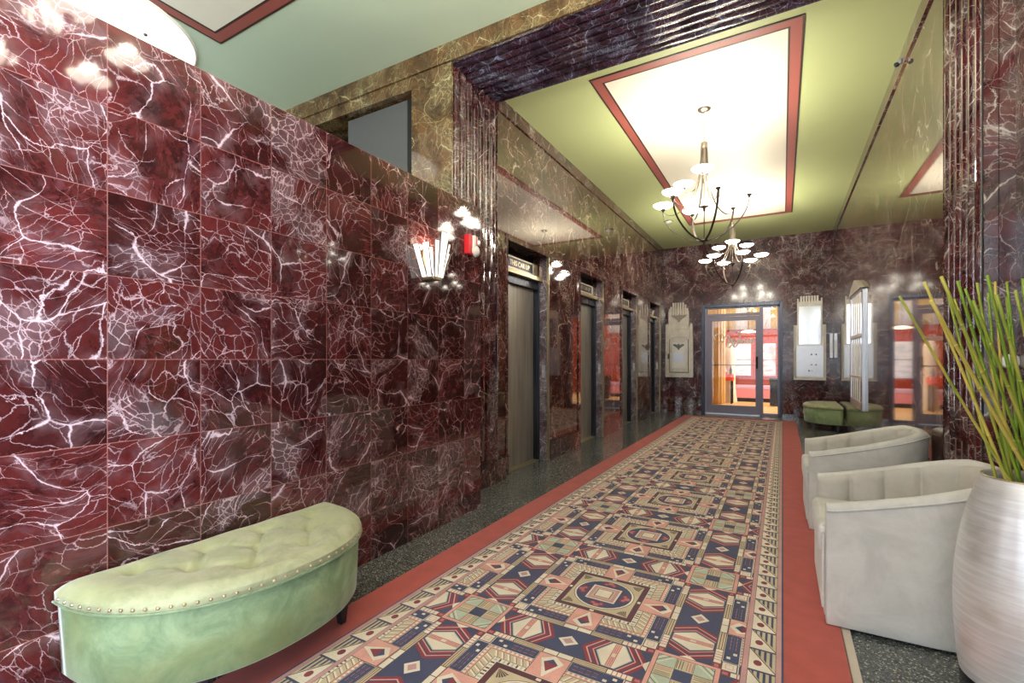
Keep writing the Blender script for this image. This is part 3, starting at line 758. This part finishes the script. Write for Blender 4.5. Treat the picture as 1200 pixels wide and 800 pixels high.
MB().lathe([(0,0),(.170,0),(.176,.01),(.181,.132),(.181,.136),(0,.136)],64).build('vase_foot', plain('black_lacquer', lin(22,18,22), .12), v)
MB().lathe([(.126,0),(.129,.003),(.126,.006),(.120,.004)],48,(0,0,.807)).build('rim', M['brass'], v)
def bamboo():
    m = NT('dried_green_reed'); co = m.coord(); oi = m.n('ShaderNodeObjectInfo').outputs['Random']
    n = m.noise(m.vmath('MULTIPLY', co, (14,14,3)), 1, 3); f = m.math('ADD', m.math('MULTIPLY', n, .7), m.math('MULTIPLY', m.math('SUBTRACT', oi, .5), .7))
    c = m.mix(m.ss(f, .15, .55), lin(120,150,40), lin(206,186,88)); m.bsdf(Base__Color=c, Roughness=.4); return m.mat
BM = bamboo()
# target points of the tips measured on the photograph, at varied depths
tips = [(1054,347,-.05),(1083,330,.05),(1103,324,-.12),(1118,350,.08),(1122,329,.0),(1131,338,-.06),(1145,331,.1),(1157,322,-.02),(1158,343,.20),(1168,345,-.1),(1180,330,.02),(1180,348,.12),(1199,326,-.04),(1204,333,.1),(1218,322,0),(1232,340,-.06),(1244,330,.06),(1262,350,0),(1110,341,.17),(1140,352,-.14),(1166,330,.15),(1190,340,-.13),(1091,352,-.20),(1228,326,.13)]
F_,HYY,TH = 553.,421.,math.atan(317/553.)
def unproj(px,py,dep):
    u = (px-600)/F_; return (dep*(-math.sin(TH)+u*math.cos(TH)), dep*(math.cos(TH)+u*math.sin(TH)), 1.2+(HYY-py)/F_*dep)
colw = ['yellow-green','pale straw','lime green','golden']
stalks = []
for i,(px,py,dd) in enumerate(tips):
    tip = Vector(unproj(px,py,1.545+dd))
    rv = Vector((math.cos(TH),math.sin(TH),0)); dv = Vector((-math.sin(TH),math.cos(TH),0))
    q_ = (px-1180)/1.75e3; off = rv*max(-.092,min(.092,q_*1.3))+dv*max(-.07,min(.07,dd*.42)); 
    if off.length > .100: off = off.normalized()*.100
    mid = Vector((VX_,VY_,.80))+off; d2 = (tip-mid).normalized(); foot = mid-d2*(.80-.49)/max(d2.z,.3)
    foot = Vector((VX_+off.x*.75, VY_+off.y*.75, .49))
    tip.x = min(tip.x,.97)
    pts = []; rad = []; L = 12; r0 = .0043+.0016*((i*7)%5)/5
    for k in range(L+1):
        t = k/L; p = (foot+(mid-foot)*(t/.25)) if t<.25 else mid+(tip-mid)*((t-.25)/.75); bend = math.sin(t*PI)*.004*(1 if i%2 else -1); pts.append((p.x+bend-foot.x,p.y+bend*.5-foot.y,p.z-foot.z)); rad.append(r0*(1.12-.25*t))
    m = MB().tube(pts, rad, 7)
    for k in (5,8,10): 
        p = Vector(pts[k]); q_ = (Vector(pts[k+1])-p).normalized()*.004; m.tube([p-q_,p,p+q_],[rad[k]*1.0,rad[k]*1.25,rad[k]*1.0],7)
    o = m.build('bamboo_stalk', BM); o.location = foot
    stalks.append((px,o))
ORD = ['leftmost','second','third','fourth','fifth','sixth','seventh','eighth','ninth','tenth','eleventh','twelfth','thirteenth','fourteenth','fifteenth','sixteenth','seventeenth','eighteenth','nineteenth']
stalks.sort(key=lambda q: q[0])
for k,(px,o) in enumerate(stalks):
    if px > 1196: lab = 'bamboo stalk rising past the right edge of the picture from the silver vase'
    elif k == 0: lab = 'leftmost bamboo stalk, leaning farthest left out of the silver vase'
    else: lab = ORD[k]+' bamboo stalk from the left, counted at the tips, in the silver vase'
    tag(o, lab, 'stalk', 'bamboo stalks in the silver vase')

# ------------------------------------------------------------------ chandeliers
def make_chandelier():
    r = thing('chandelier', '', 'chandelier')          # origin at the ceiling canopy
    MB().lathe([(0,-.035),(.02,-.035),(.045,-.026),(.066,-.010),(.068,0),(0,0)],28).build('canopy', M['nickel'], r)
    ch = MB(); z = -.035; k = 0
    while z > -.335:
        n = 12; pts = []
        for j in range(n+1):
            a = 2*PI*j/n; x = .007*math.cos(a); zz = z-.017+.019*math.sin(a); pts.append((x,0,zz) if k%2 else (0,x,zz))
        ch.tube(pts,.0022,5,cap=False); z -= .029; k += 1
    ch.build('chain', M['nickel'], r)
    MB().lathe([(0,-.335),(.012,-.337),(.030,-.345),(.034,-.36),(.030,-.375),(.036,-.385),(.030,-.40),(.0,-.40)],20).build('top_collar', M['nickel'], r)
    MB().tube([(0,0,-.39),(0,0,-1.36)],.0045,8).build('centre_rod', M['nickel'], r)
    MB().lathe([(0,-.99),(.006,-.99),(.018,-1.0),(.045,-1.006),(.045,-1.010),(.014,-1.018),(.012,-1.05),(0,-1.052)],20).build('centre_hub', M['darknickel'], r)
    MB().lathe([(0,-1.345),(.03,-1.345),(.045,-1.352),(.03,-1.362),(.012,-1.372),(.014,-1.385),(.006,-1.40),(0,-1.412)],20).build('bottom_finial', M['darknickel'], r)
    upper = [(.026,-.385),(.030,-.50),(.042,-.62),(.07,-.73),(.12,-.80),(.18,-.815),(.225,-.79),(.24,-.75)]
    lower = [(.030,-.385),(.036,-.52),(.05,-.66),(.085,-.80),(.15,-.93),(.24,-1.015),(.33,-1.04),(.395,-1.01),(.42,-.965)]
    bowl = [(.42,-.965),(.415,-1.03),(.385,-1.12),(.31,-1.22),(.19,-1.31),(.06,-1.352),(.02,-1.355)]
    def cup(px,py,z):
        return MB().lathe([(0,z-.03),(.010,z-.03),(.012,z-.015),(.024,z-.008),(.026,z+.004),(.012,z+.01),(0,z+.01)],14,(px,py,0))
    def shade(px,py,z):
        return MB().lathe([(0,.008),(.03,.009),(.07,.020),(.100,.040),(.106,.050),(.101,.052),(.092,.044),(.06,.026),(.02,.016),(0,.015)],28,(px,py,z))
    base = TH   # camera's yaw
    fwd = -PI/2+math.radians(7.7)  # direction toward camera from lamp in plan, rotated
    for grp,R_,prof_,z,angs in (('u',.24,upper,-.745,[-3,117,-123]),('l',.42,lower,-.960,[17,77,137,-163,-103,-43])):
        for a in angs:
            ar = fwd+math.radians(a); cs,sn = math.cos(ar),math.sin(ar)
            pts = [(rr*cs,rr*sn,zz) for rr,zz in smooth(prof_,4)]
            arm = MB().strap(pts,.013,.005,(-sn,cs,0)).build('arm', M['nickel'], r)
            if grp == 'l':
                MB().strap([(rr*cs,rr*sn,zz) for rr,zz in smooth(bowl,4)],.020,.006,(-sn,cs,0)).build('bowl_strap', M['darknickel'], r)
            cup(R_*cs,R_*sn,z).build('cup', M['darknickel'], arm)
            shade(R_*cs,R_*sn,z).build('glass_shade', M['shade'], r)
    return r
def chand_lights(loc, e):
    for R_,z,angs in ((.24,-.745,[-3,117,-123]),(.42,-.96,[17,77,137,-163,-103,-43])):
        for a in angs:
            ar = -PI/2+math.radians(7.7+a)
            l = bpy.data.lights.new('chandelier_bulb','POINT'); l.energy = e; l.color = (1,.91,.76); l.shadow_soft_size = .03
            o = bpy.data.objects.new('chandelier_bulb', l); C.objects.link(o); o.location = (loc[0]+R_*math.cos(ar), loc[1]+R_*math.sin(ar), loc[2]+z+.09)
ch = make_chandelier(); ch.location = (-.70,5.2,ZC-.003); ch['label'] = 'nearer, larger-looking nickel chandelier with nine lit saucer shades'; ch['group'] = 'chandeliers over the hall'
ch2 = copy_tree(ch); ch2.location = (-.71,8.5,ZC-.003); ch2['label'] = 'farther chandelier hanging close to the end wall above the glass door'
ch3 = copy_tree(ch); ch3.location = (-.75,.9,ZF-.003); ch3['label'] = 'chandelier over the lobby, seen only as its reflection in the tiled marble'
chand_lights(ch.location, EB); chand_lights(ch2.location, EB*1.25); chand_lights(ch3.location, EB3)

# ------------------------------------------------------------------ ceiling fittings
d = thing('smoke_detector', 'small round white ceiling detector left of the nearer chandelier', 'detector', (-1.85,9.1,ZC))
MB().lathe([(0,-.035),(.04,-.034),(.062,-.02),(.066,0),(0,0)],28).build('housing', M['white'], d); MB().lathe([(.066,-.008),(.085,-.004),(.085,0),(.066,0)],28).build('mounting_ring', M['darknickel'], d)
d = thing('ceiling_light', 'large cream round ceiling light partly hidden by the top of the tiled wall', 'light', (-4.80,1.58,ZF))
MB().lathe([(0,-.10),(.30,-.097),(.55,-.085),(.68,-.06),(.715,-.02),(.715,0)],72).build('diffuser', M['disclight'], d)
MB().lathe([(.705,-.02),(.73,-.02),(.73,0),(.705,0)],72).build('rim', M['ivory'], d)
o = MB().lathe([(0,-.015),(.012,-.012),(.014,0),(0,0)],12).build('screw_knob', M['darknickel'], d); o.location = (.42,.22,-.093)
d = thing('ceiling_camera', 'small silver camera fixed to the marble band high on the right wall', 'camera', (XR-.014,5.06,3.70))
MB().box(-.03,-.02,-.02,0,.02,.02).build('bracket', M['steel'], d, .006); MB().lathe([(0,-.03),(.012,-.028),(.02,-.018),(.021,-.0),(0,0)],20,(-.03,0,-.008)).build('lens_dome', M['frame_metal'], d)

# ------------------------------------------------------------------ art deco sconce on the tiled wall
s = thing('wall_sconce', 'lit art deco fan sconce with stepped glass panes on the tiled marble wall', 'sconce', (XP,2.53,1.74))
MB().box(0,-.055,.02,.02,.055,.20).build('back_plate', M['brass'], s, .003)
MB().box(.0,-.045,0,.10,.045,.022).build('base_tray', M['brass'], s, .004)
def pane(p0,p1,hh,leanx,leany,w0=0,name='glass_pane'):
    """pane from bottom edge p0-p1 (x,y), rising hh, leaning outwards"""
    (x0,y0),(x1,y1) = p0,p1; n = Vector((y1-y0,-(x1-x0),0)).normalized()*.004
    b0 = Vector((x0,y0,.02)); b1 = Vector((x1,y1,.02)); e = (b1-b0)*w0; t0 = b0+Vector((leanx,leany,hh))-e; t1 = b1+Vector((leanx,leany,hh))+e
    m = MB(); m.add([b0-n,b1-n,t1-n,t0-n,b0+n,b1+n,t1+n,t0+n],[(0,1,2,3),(7,6,5,4),(0,4,5,1),(1,5,6,2),(2,6,7,3),(3,7,4,0)]); g = m.build(name, M['sconceglass'], s)
    fr = MB(); fr.tube([b0,t0],.0045,5); fr.tube([b1,t1],.0045,5); fr.tube([t0,t1],.004,5); fr.build('pane_frame', M['darknickel'], g)
# front fan (faces the hall), tallest in the middle
pane((.105,-.012),(.105,.034),.30,.035,.014,.35)
pane((.100,-.036),(.103,-.014),.235,.028,-.022,.35)
pane((.090,-.050),(.098,-.038),.18,.024,-.052,.35)
pane((.103,.036),(.100,.052),.235,.024,.046,.35)
pane((.098,.054),(.090,.064),.18,.018,.072,.35)
# side facing the camera
pane((.052,-.050),(.092,-.050),.215,.012,-.055,.15)
pane((.006,-.050),(.046,-.050),.205,-.002,-.085,.05)
pane((.006,.064),(.086,.064),.18,.004,.07,.1)
l = bpy.data.lights.new('sconce_bulb','POINT'); l.energy = 1.6; l.color = (1,.8,.55); l.shadow_soft_size = .02
o = bpy.data.objects.new('sconce_bulb', l); C.objects.link(o); o.location = (XP+.06,2.53,1.98)

# fire alarm
a = thing('wall_mounted_alarm', 'red fire alarm with white strobe high on the tiled wall near its far end', 'alarm', (XP,3.03,2.09))
MB().box(0,-.055,-.075,.045,.065,.075).build('housing', M['redplastic'], a, .006)
MB().box(.045,-.012,-.06,.062,.016,.07).build('white_stripe', M['white'], a, .003)
o = MB().lathe([(0,.03),(.022,.028),(.040,.016),(.045,0),(0,0)],24).build('strobe_lens', M['white'], a); o.rotation_euler = (0,PI/2,0); o.location = (.045,.03,-.045)

# thermostat puck on the right pier
a = thing('round_wall_sensor', 'small round white wall sensor on the right marble pier behind the bamboo', 'sensor', (.972,Y0+.06,1.19))
o = MB().lathe([(0,.045),(.030,.045),(.035,.040),(.036,0),(0,0)],28).build('sensor_body', M['white'], a); o.rotation_euler = (PI/2,0,0)

# ------------------------------------------------------------------ mail box on the end wall
mb_ = thing('mail_box', 'ornate cream art deco mail box left of the glass door on the end wall', 'mail box', (-2.06,YB,.79))
sm = M['silvermetal']
MB().box(-.30,-.05,0,.30,0,1.16).build('back_casing', sm, mb_, .008)
f = MB()
for i,x in enumerate((-.185,-.135,-.085,-.03,.025,.08,.13)): f.box(x,-.10,1.42,x+.030,0,1.66+(.05 if 1<=i<=5 else 0)-(.0 if i else .04))
f.box(-.225,-.053,1.1,.20,0,1.58); f.box(-.235,-.06,1.1,-.20,0,1.52); f.box(.178,-.06,1.1,.215,0,1.52); f.build('finned_crest', sm, mb_, .004)
f = MB()
for s_ in (-1,1):
    f.prism([(s_*.265,.05),(s_*.30,.05),(s_*.30,1.20),(s_*.265,1.24),(s_*.235,1.20),(s_*.235,.95)],'y',-.075,-.0)
f.box(-.30,-.075,0,.30,0,.05); f.build('stepped_frame', sm, mb_, .006)
f = MB(); f.box(-.20,-.085,.12,.20,-.05,.86); arc = [(.20*math.cos(PI*k/12), .86+.055*math.sin(PI*k/12)) for k in range(13)]; f.prism(arc,'y',-.085,-.05)
MB().box(-.212,-.078,.108,.212,-.05,.872).build('door_surround', plain('dark_joint', lin(96,88,82), .5, .4), mb_, .003)
gr = MB()
for k in range(6): gr.box(-.150+k*.054,-.058,1.44,-.142+k*.054,-.05,1.66)
gr.build('groove_shade', M['darknickel'], mb_)  # dark strips paint the shade between the crest fins
dr = f.build('collection_door', sm, mb_, .006)
f = MB(); f.box(-.155,-.093,.20,.155,-.085,.80); f.build('door_panel', plain('cream_enamel', lin(212,206,196), .4, .4), dr, .004)
f = MB(); f.box(-.12,-.10,.34,.12,-.093,.56)
for k in range(5): f.box(-.11,-.103,.36+k*.04,.11,-.10,.372+k*.04)
f.build('notice_plate', M['steel'], dr)
def eagle(zc, k, y0, y1):
    f = MB()
    for s_ in (-1,1):
        f.prism([(0,zc+.0*k),(s_*.03*k,zc+.05*k),(s_*.10*k,zc+.085*k),(s_*.17*k,zc+.07*k),(s_*.15*k,zc+.03*k),(s_*.10*k,zc+.0*k),(s_*.05*k,zc-.04*k),(0,zc-.06*k)],'y',y0,y1)
    f.prism([(-.025*k,zc-.09*k),(.025*k,zc-.09*k),(.03*k,zc),(.02*k,zc+.08*k),(.0,zc+.10*k),(-.03*k,zc+.07*k)],'y',y0-.008,y1); return f
eagle(1.36,1.0,-.085,-.05).build('eagle_relief', plain('shadowed_nickel', lin(140,130,120), .4, .7), mb_, .004)
eagle(.70,.75,-.102,-.093).build('eagle_relief', plain('dark_emblem', lin(96,96,98), .4, .6), dr, .002)
f = MB(); f.tube([(-.225,-.09,.44),(-.225,-.115,.44),(-.225,-.115,.52),(-.225,-.09,.52)],.008,8); f.box(-.245,-.09,.42,-.205,-.075,.54); f.build('lock_handle', M['darknickel'], mb_)

# ------------------------------------------------------------------ steel call panel on the end wall
pb = thing('control_panel', 'tall art deco steel call panel with fluted crest right of the glass door', 'panel', (.478,YB,.78))
f = MB(); f.box(-.28,-.045,0,.28,0,1.122); f.box(-.215,-.048,1.125,.215,0,1.60); f.build('back_casing', sm, pb, .006)
f = MB()
for x in (-.165,-.118,-.071,-.024,.023,.070,.117): f.box(x,-.065,1.53,x+.034,0,1.71)
f.box(-.218,-.065,.86,-.19,0,1.66); f.box(.19,-.065,.86,.218,0,1.66); f.box(-.19,-.06,1.50,.19,0,1.545); f.build('fluted_crest', sm, pb, .004)
f = MB()
for s_ in (-1,1):
    for a_,b_ in ((.278,.262),(.254,.240)): f.box(s_*a_,-.07,.04,s_*b_,0,1.10)
f.box(-.28,-.07,0,.28,0,.035)
for k in range(8): f.box(-.20+k*.052,-.08,.035,-.17+k*.052,0,.055)
f.build('stepped_frame', sm, pb, .004)
MB().box(-.19,-.055,.72,.19,-.045,1.50).build('mirror_plate', M['mirror'], pb, .003)
lp = MB().box(-.235,-.055,.07,.235,-.045,.705).build('button_plate', M['steel'], pb, .003)
for x,z,c in ((.03,.52,'black'),(.11,.52,'black'),(.03,.31,'redplastic'),(.11,.31,'redplastic'),(-.01,.19,'black'),(.04,.19,'white')):
    b_ = MB().lathe([(0,.008),(.012,.007),(.014,0),(0,0)],12).build('push_button', M[c], lp); b_.rotation_euler = (PI/2,0,0); b_.location = (x,-.055,z)

# narrow steel plate on the end wall corner
a = thing('wall_mounted_plate', 'narrow upright steel plate in the far right corner beside the call panel', 'plate', (.845,YB,1.10))
MB().box(-.03,-.04,.13,.03,0,.62).build('plate_body', M['steel'], a, .006); MB().box(-.012,-.045,.2,.012,-.04,.5).build('slot_strip', M['white'], a)

# ------------------------------------------------------------------ directory case on the right wall
dc = thing('display_case', 'tall framed steel display case with a pointed top on the right wall', 'display case', (XR,7.78,.56))
f = MB(); W_ = .60; hz = 1.53
for a_,b_ in ((-W_,-W_+.07),(W_-.07,W_)): f.box(-.03,a_,0,0,b_,hz)
f.box(-.03,-W_,0,0,W_,.10); f.box(-.03,-W_,hz-.03,0,W_,hz); f.build('case_frame', M['steel'], dc, .004)
f = MB(); f.prism([(-W_,hz),(W_,hz),(W_*.55,hz+.10),(0,hz+.17),(-W_*.55,hz+.10)],'x',-.05,0); f.build('pointed_crest', sm, dc, .004)
MB().box(-.02,-W_+.07,.1,-.005,W_-.07,hz-.03).build('back_plate', M['mirror'], dc)
f = MB()
for y in (-.30,-.10,.10,.30): f.box(-.028,y-.010,.1,-.012,y+.010,hz-.03)
f.build('divider_bars', M['silvermetal'], dc, .002)
f = MB(); f.box(-.04,-W_+.07,.92,-.012,W_-.07,.965); f.box(-.034,-W_+.07,.40,-.012,W_-.07,.42); f.build('cross_rails', M['silvermetal'], dc, .003)
# ------------------------------------------------------------------ shop beyond the glass door
def wood(name, c1, c2, st):
    m = NT(name); co = m.coord(); n = m.noise(m.vmath('MULTIPLY', co, st), 1, 4, .6)
    m.bsdf(Base__Color=m.mix(m.ss(n,.3,.7),c1,c2), Roughness=.35); return m.mat
SY = 16.2
struct(MB().box(-4.5,YB+.22,-.1,3.2,SY,0.0).build('floor', wood('honey_oak_floor', lin(208,168,104), lin(228,190,128), (1.5,14,1))))
struct(MB().box(-4.5,YB+.22,3.2,3.2,SY,3.3).build('ceiling', M['ivory']))
struct(MB().box(-4.5,SY,0,3.2,SY+.1,3.2).build('wall_shop', plain('vermilion_paint', lin(172,58,24), .5)))
struct(MB().box(-4.6,YB+.22,0,-4.5,SY,3.2).build('wall_shop_left', M['ivory'])); struct(MB().box(3.2,YB+.22,0,3.3,SY,3.2).build('wall_shop_right', M['ivory']))
# gold and white drapes above the red band
def drape(x0,x1,z0,z1,mat,label):
    n = 40; pts = [(x0+(x1-x0)*i/n, SY-.10+.025*math.sin(i*1.3)) for i in range(n+1)]; pts += [(x,y+.02) for x,y in pts[::-1]]
    o = MB().prism(pts,'z',z0,z1,0,True).build('drape', mat); tag(o, label, 'drape', 'drapes above the red shop wall'); return o
gold = velvet('gold_drape', lin(206,172,96), lin(232,206,140)); wh = plain('white_drape', lin(238,234,236), .8)
xs = [-3.4,-2.55,-2.3,-1.92,-1.64,-1.26,-.94,-.60,-.30,.04,.5]
for i in range(10):
    drape(xs[i],xs[i+1],2.12,3.15, gold if i%2==0 else wh, ('gold' if i%2==0 else 'white')+' pleated drape above the red shop wall seen through the door glass')
# screens
for nm,x0,x1,c,lab in (('a',-1.29,-.84,lin(206,214,226),'large pale blue-white poster on the red shop wall behind the door leaf'),('b',-.54,-.18,lin(236,176,186),'pink and white poster on the red shop wall behind the narrow side pane')):
    m = NT('printed_poster_'+nm); co = m.coord(); n = m.noise(m.vmath('MULTIPLY',co,(4,1,9)),1,3)
    m.bsdf(Base__Color=m.mix(m.ss(n,.42,.56),c,lin(240,242,246)), Roughness=.3)
    p = thing('wall_poster', lab, 'poster', ((x0+x1)/2,SY,.70)); w_ = (x1-x0)/2
    MB().box(-w_,-.03,0,w_,0,.98).build('printed_sheet', m.mat, p); MB().box(-w_-.02,-.035,.49,w_+.02,-.03,.505).build('middle_rail', M['frame_metal'], p)
o = MB().box(-1.66,SY-.30,1.0,-1.60,SY-.2,1.72).build('dark_post', M['black']); bpy.data.objects.remove(o)
# long low rose display plinth
p = thing('display_plinth', 'long low rose and lilac display plinth in front of the red shop wall', 'plinth', (-.6,SY-.9,0))
MB().box(-1.5,-.35,.10,1.5,.55,.42).build('plinth_top', plain('rose_laminate', lin(226,140,150), .4), p, .01); MB().box(-1.5,-.36,0,1.5,.5,.10).build('kick_board', M['black'], p); MB().box(-1.5,-.36,.36,1.5,.56,.44).build('lilac_shelf', plain('lilac_laminate', lin(214,170,196), .4), p, .01)
# ribbed wooden column
p = thing('wooden_column', 'ribbed honey wood column just inside the shop door on the left', 'column', (-1.43,13.0,0))
f = MB(); nn = 14; pr = []
for k in range(nn*6):
    a_ = 2*PI*k/(nn*6); rr_ = .17+.014*math.cos(a_*nn); pr.append((rr_*math.cos(a_), rr_*math.sin(a_)))
f.prism(pr,'z',.06,3.2,0,True); f.build('ribbed_shaft', wood('warm_oak', lin(206,150,84), lin(238,194,130), (9,9,1)), p); MB().lathe([(0,0),(.22,0),(.22,.05),(.19,.08),(0,.08)],36).build('column_base', wood('warm_oak_base', lin(190,130,74), lin(220,170,110), (9,9,1)), p)
# pale draped display figure between column and poster
p = thing('display_mannequin', 'pale cream tapered display stand between the wooden column and poster', 'stand', (-1.27,14.6,0))
MB().lathe([(0,0),(.16,0),(.17,.02),(.13,.4),(.12,1.0),(.16,1.3),(.12,1.55),(.05,1.64),(0,1.65)],24).build('draped_body', plain('cream_cloth', lin(232,206,176), .8), p)
# red side table with items
p = thing('side_table', 'orange-red shop table with white goods on top beside the column', 'table', (-1.36,14.2,0))
MB().box(-.22,-.2,.62,.20,.2,.80).build('table_top', plain('orange_red_lacquer', lin(220,72,36), .35), p, .01)
for x in (-.18,.16):
    for y in (-.16,.16): MB().box(x-.02,y-.02,0,x+.02,y+.02,.62).build('leg', M['black'], p)
for x,h_,c,nm in ((-.12,.12,'white','white'),(.0,.16,'steel','grey'),(.13,.22,'black','black')):
    b_ = MB().lathe([(0,0),(.03,0),(.032,h_*.6),(.014,h_*.8),(.014,h_),(0,h_)],14).build('bottle', M[c]); b_.location = (-1.36+x,14.2,.801); tag(b_, nm+' bottle standing on the orange-red shop table', 'bottle', 'bottles on the shop table')
p = thing('waste_bin', 'dark pedestal bin in the shop behind the right edge of the side pane', 'bin', (-.15,13.9,0))
MB().box(-.13,-.13,.02,.13,.13,.56).build('bin_body', M['frame_metal'], p, .01); MB().box(-.14,-.14,.56,.14,.14,.72).build('bin_head', M['black'], p, .01)
p = thing('reflected_lamp', 'round glowing disc standing in for a chandelier reflection against the red wall', 'reflection', (-.85,15.2,3.2))
MB().tube([(0,0,0),(0,0,-1.15)],.008,8).build('cord', M['black'], p); MB().lathe([(0,-1.15),(.1,-1.16),(.20,-1.20),(.20,-1.22),(0,-1.24)],28).build('glow_disc', emit('reflection_glow',(1,.8,.5,1),3), p)  # cord and glowing disc added in place of a chandelier's reflection in the glass

# ------------------------------------------------------------------ lights
def area(name, loc, rot, sx, sy, e, col, spread=PI):
    l = bpy.data.lights.new(name,'AREA'); l.shape = 'RECTANGLE'; l.size = sx; l.size_y = sy; l.energy = e; l.color = col; l.spread = spread
    o = bpy.data.objects.new(name, l); C.objects.link(o); o.location = loc; o.rotation_euler = rot; return o
area('street_daylight', (-2.3,-3.6,1.8), (PI/2,0,0), 6.0,3.2, DAY, (.80,.90,1.0))
area('side_fill_light', (1.45,-1.8,1.75), (0,PI/2,0), 3.0,2.2, SIDE_FILL, (.80,.90,1.0))  # added fill, brightens the foreground from outside the view
area('lettering_fill_light', (2.9,13.8,1.7), (0,PI/2,math.radians(35)), 2.0,2.0, 260, (1,.97,.92))  # unseen fill added inside the shop to light the door lettering from behind
area('shop_ceiling_light', (-.6,14,3.15), (0,0,0), 3.5,3.0, 60, (1,.93,.84))
w = bpy.data.worlds.new('sky'); scene.world = w; w.use_nodes = True
bg = w.node_tree.nodes['Background']; bg.inputs[0].default_value = (.75,.87,1,1); bg.inputs[1].default_value = .5
cam = bpy.data.cameras.new('camera'); co_ = bpy.data.objects.new('camera', cam); C.objects.link(co_); scene.camera = co_
cam.sensor_width = 36; cam.lens = 36*553/1200; cam.clip_start = .05; cam.shift_y = (421-400)/1200
co_.location = (0,0,1.2); co_.rotation_euler = (PI/2,0,TH)
scene.view_settings.view_transform = 'Standard'; scene.view_settings.look = 'None'; scene.view_settings.exposure = EXPO; scene.view_settings.gamma = 1; scene.view_settings.use_curve_mapping = False
scene.cycles.use_denoising = True; scene.cycles.max_bounces = 8; scene.cycles.diffuse_bounces = 4; scene.cycles.glossy_bounces = 4; scene.cycles.transparent_max_bounces = 8; scene.cycles.sample_clamp_indirect = 6
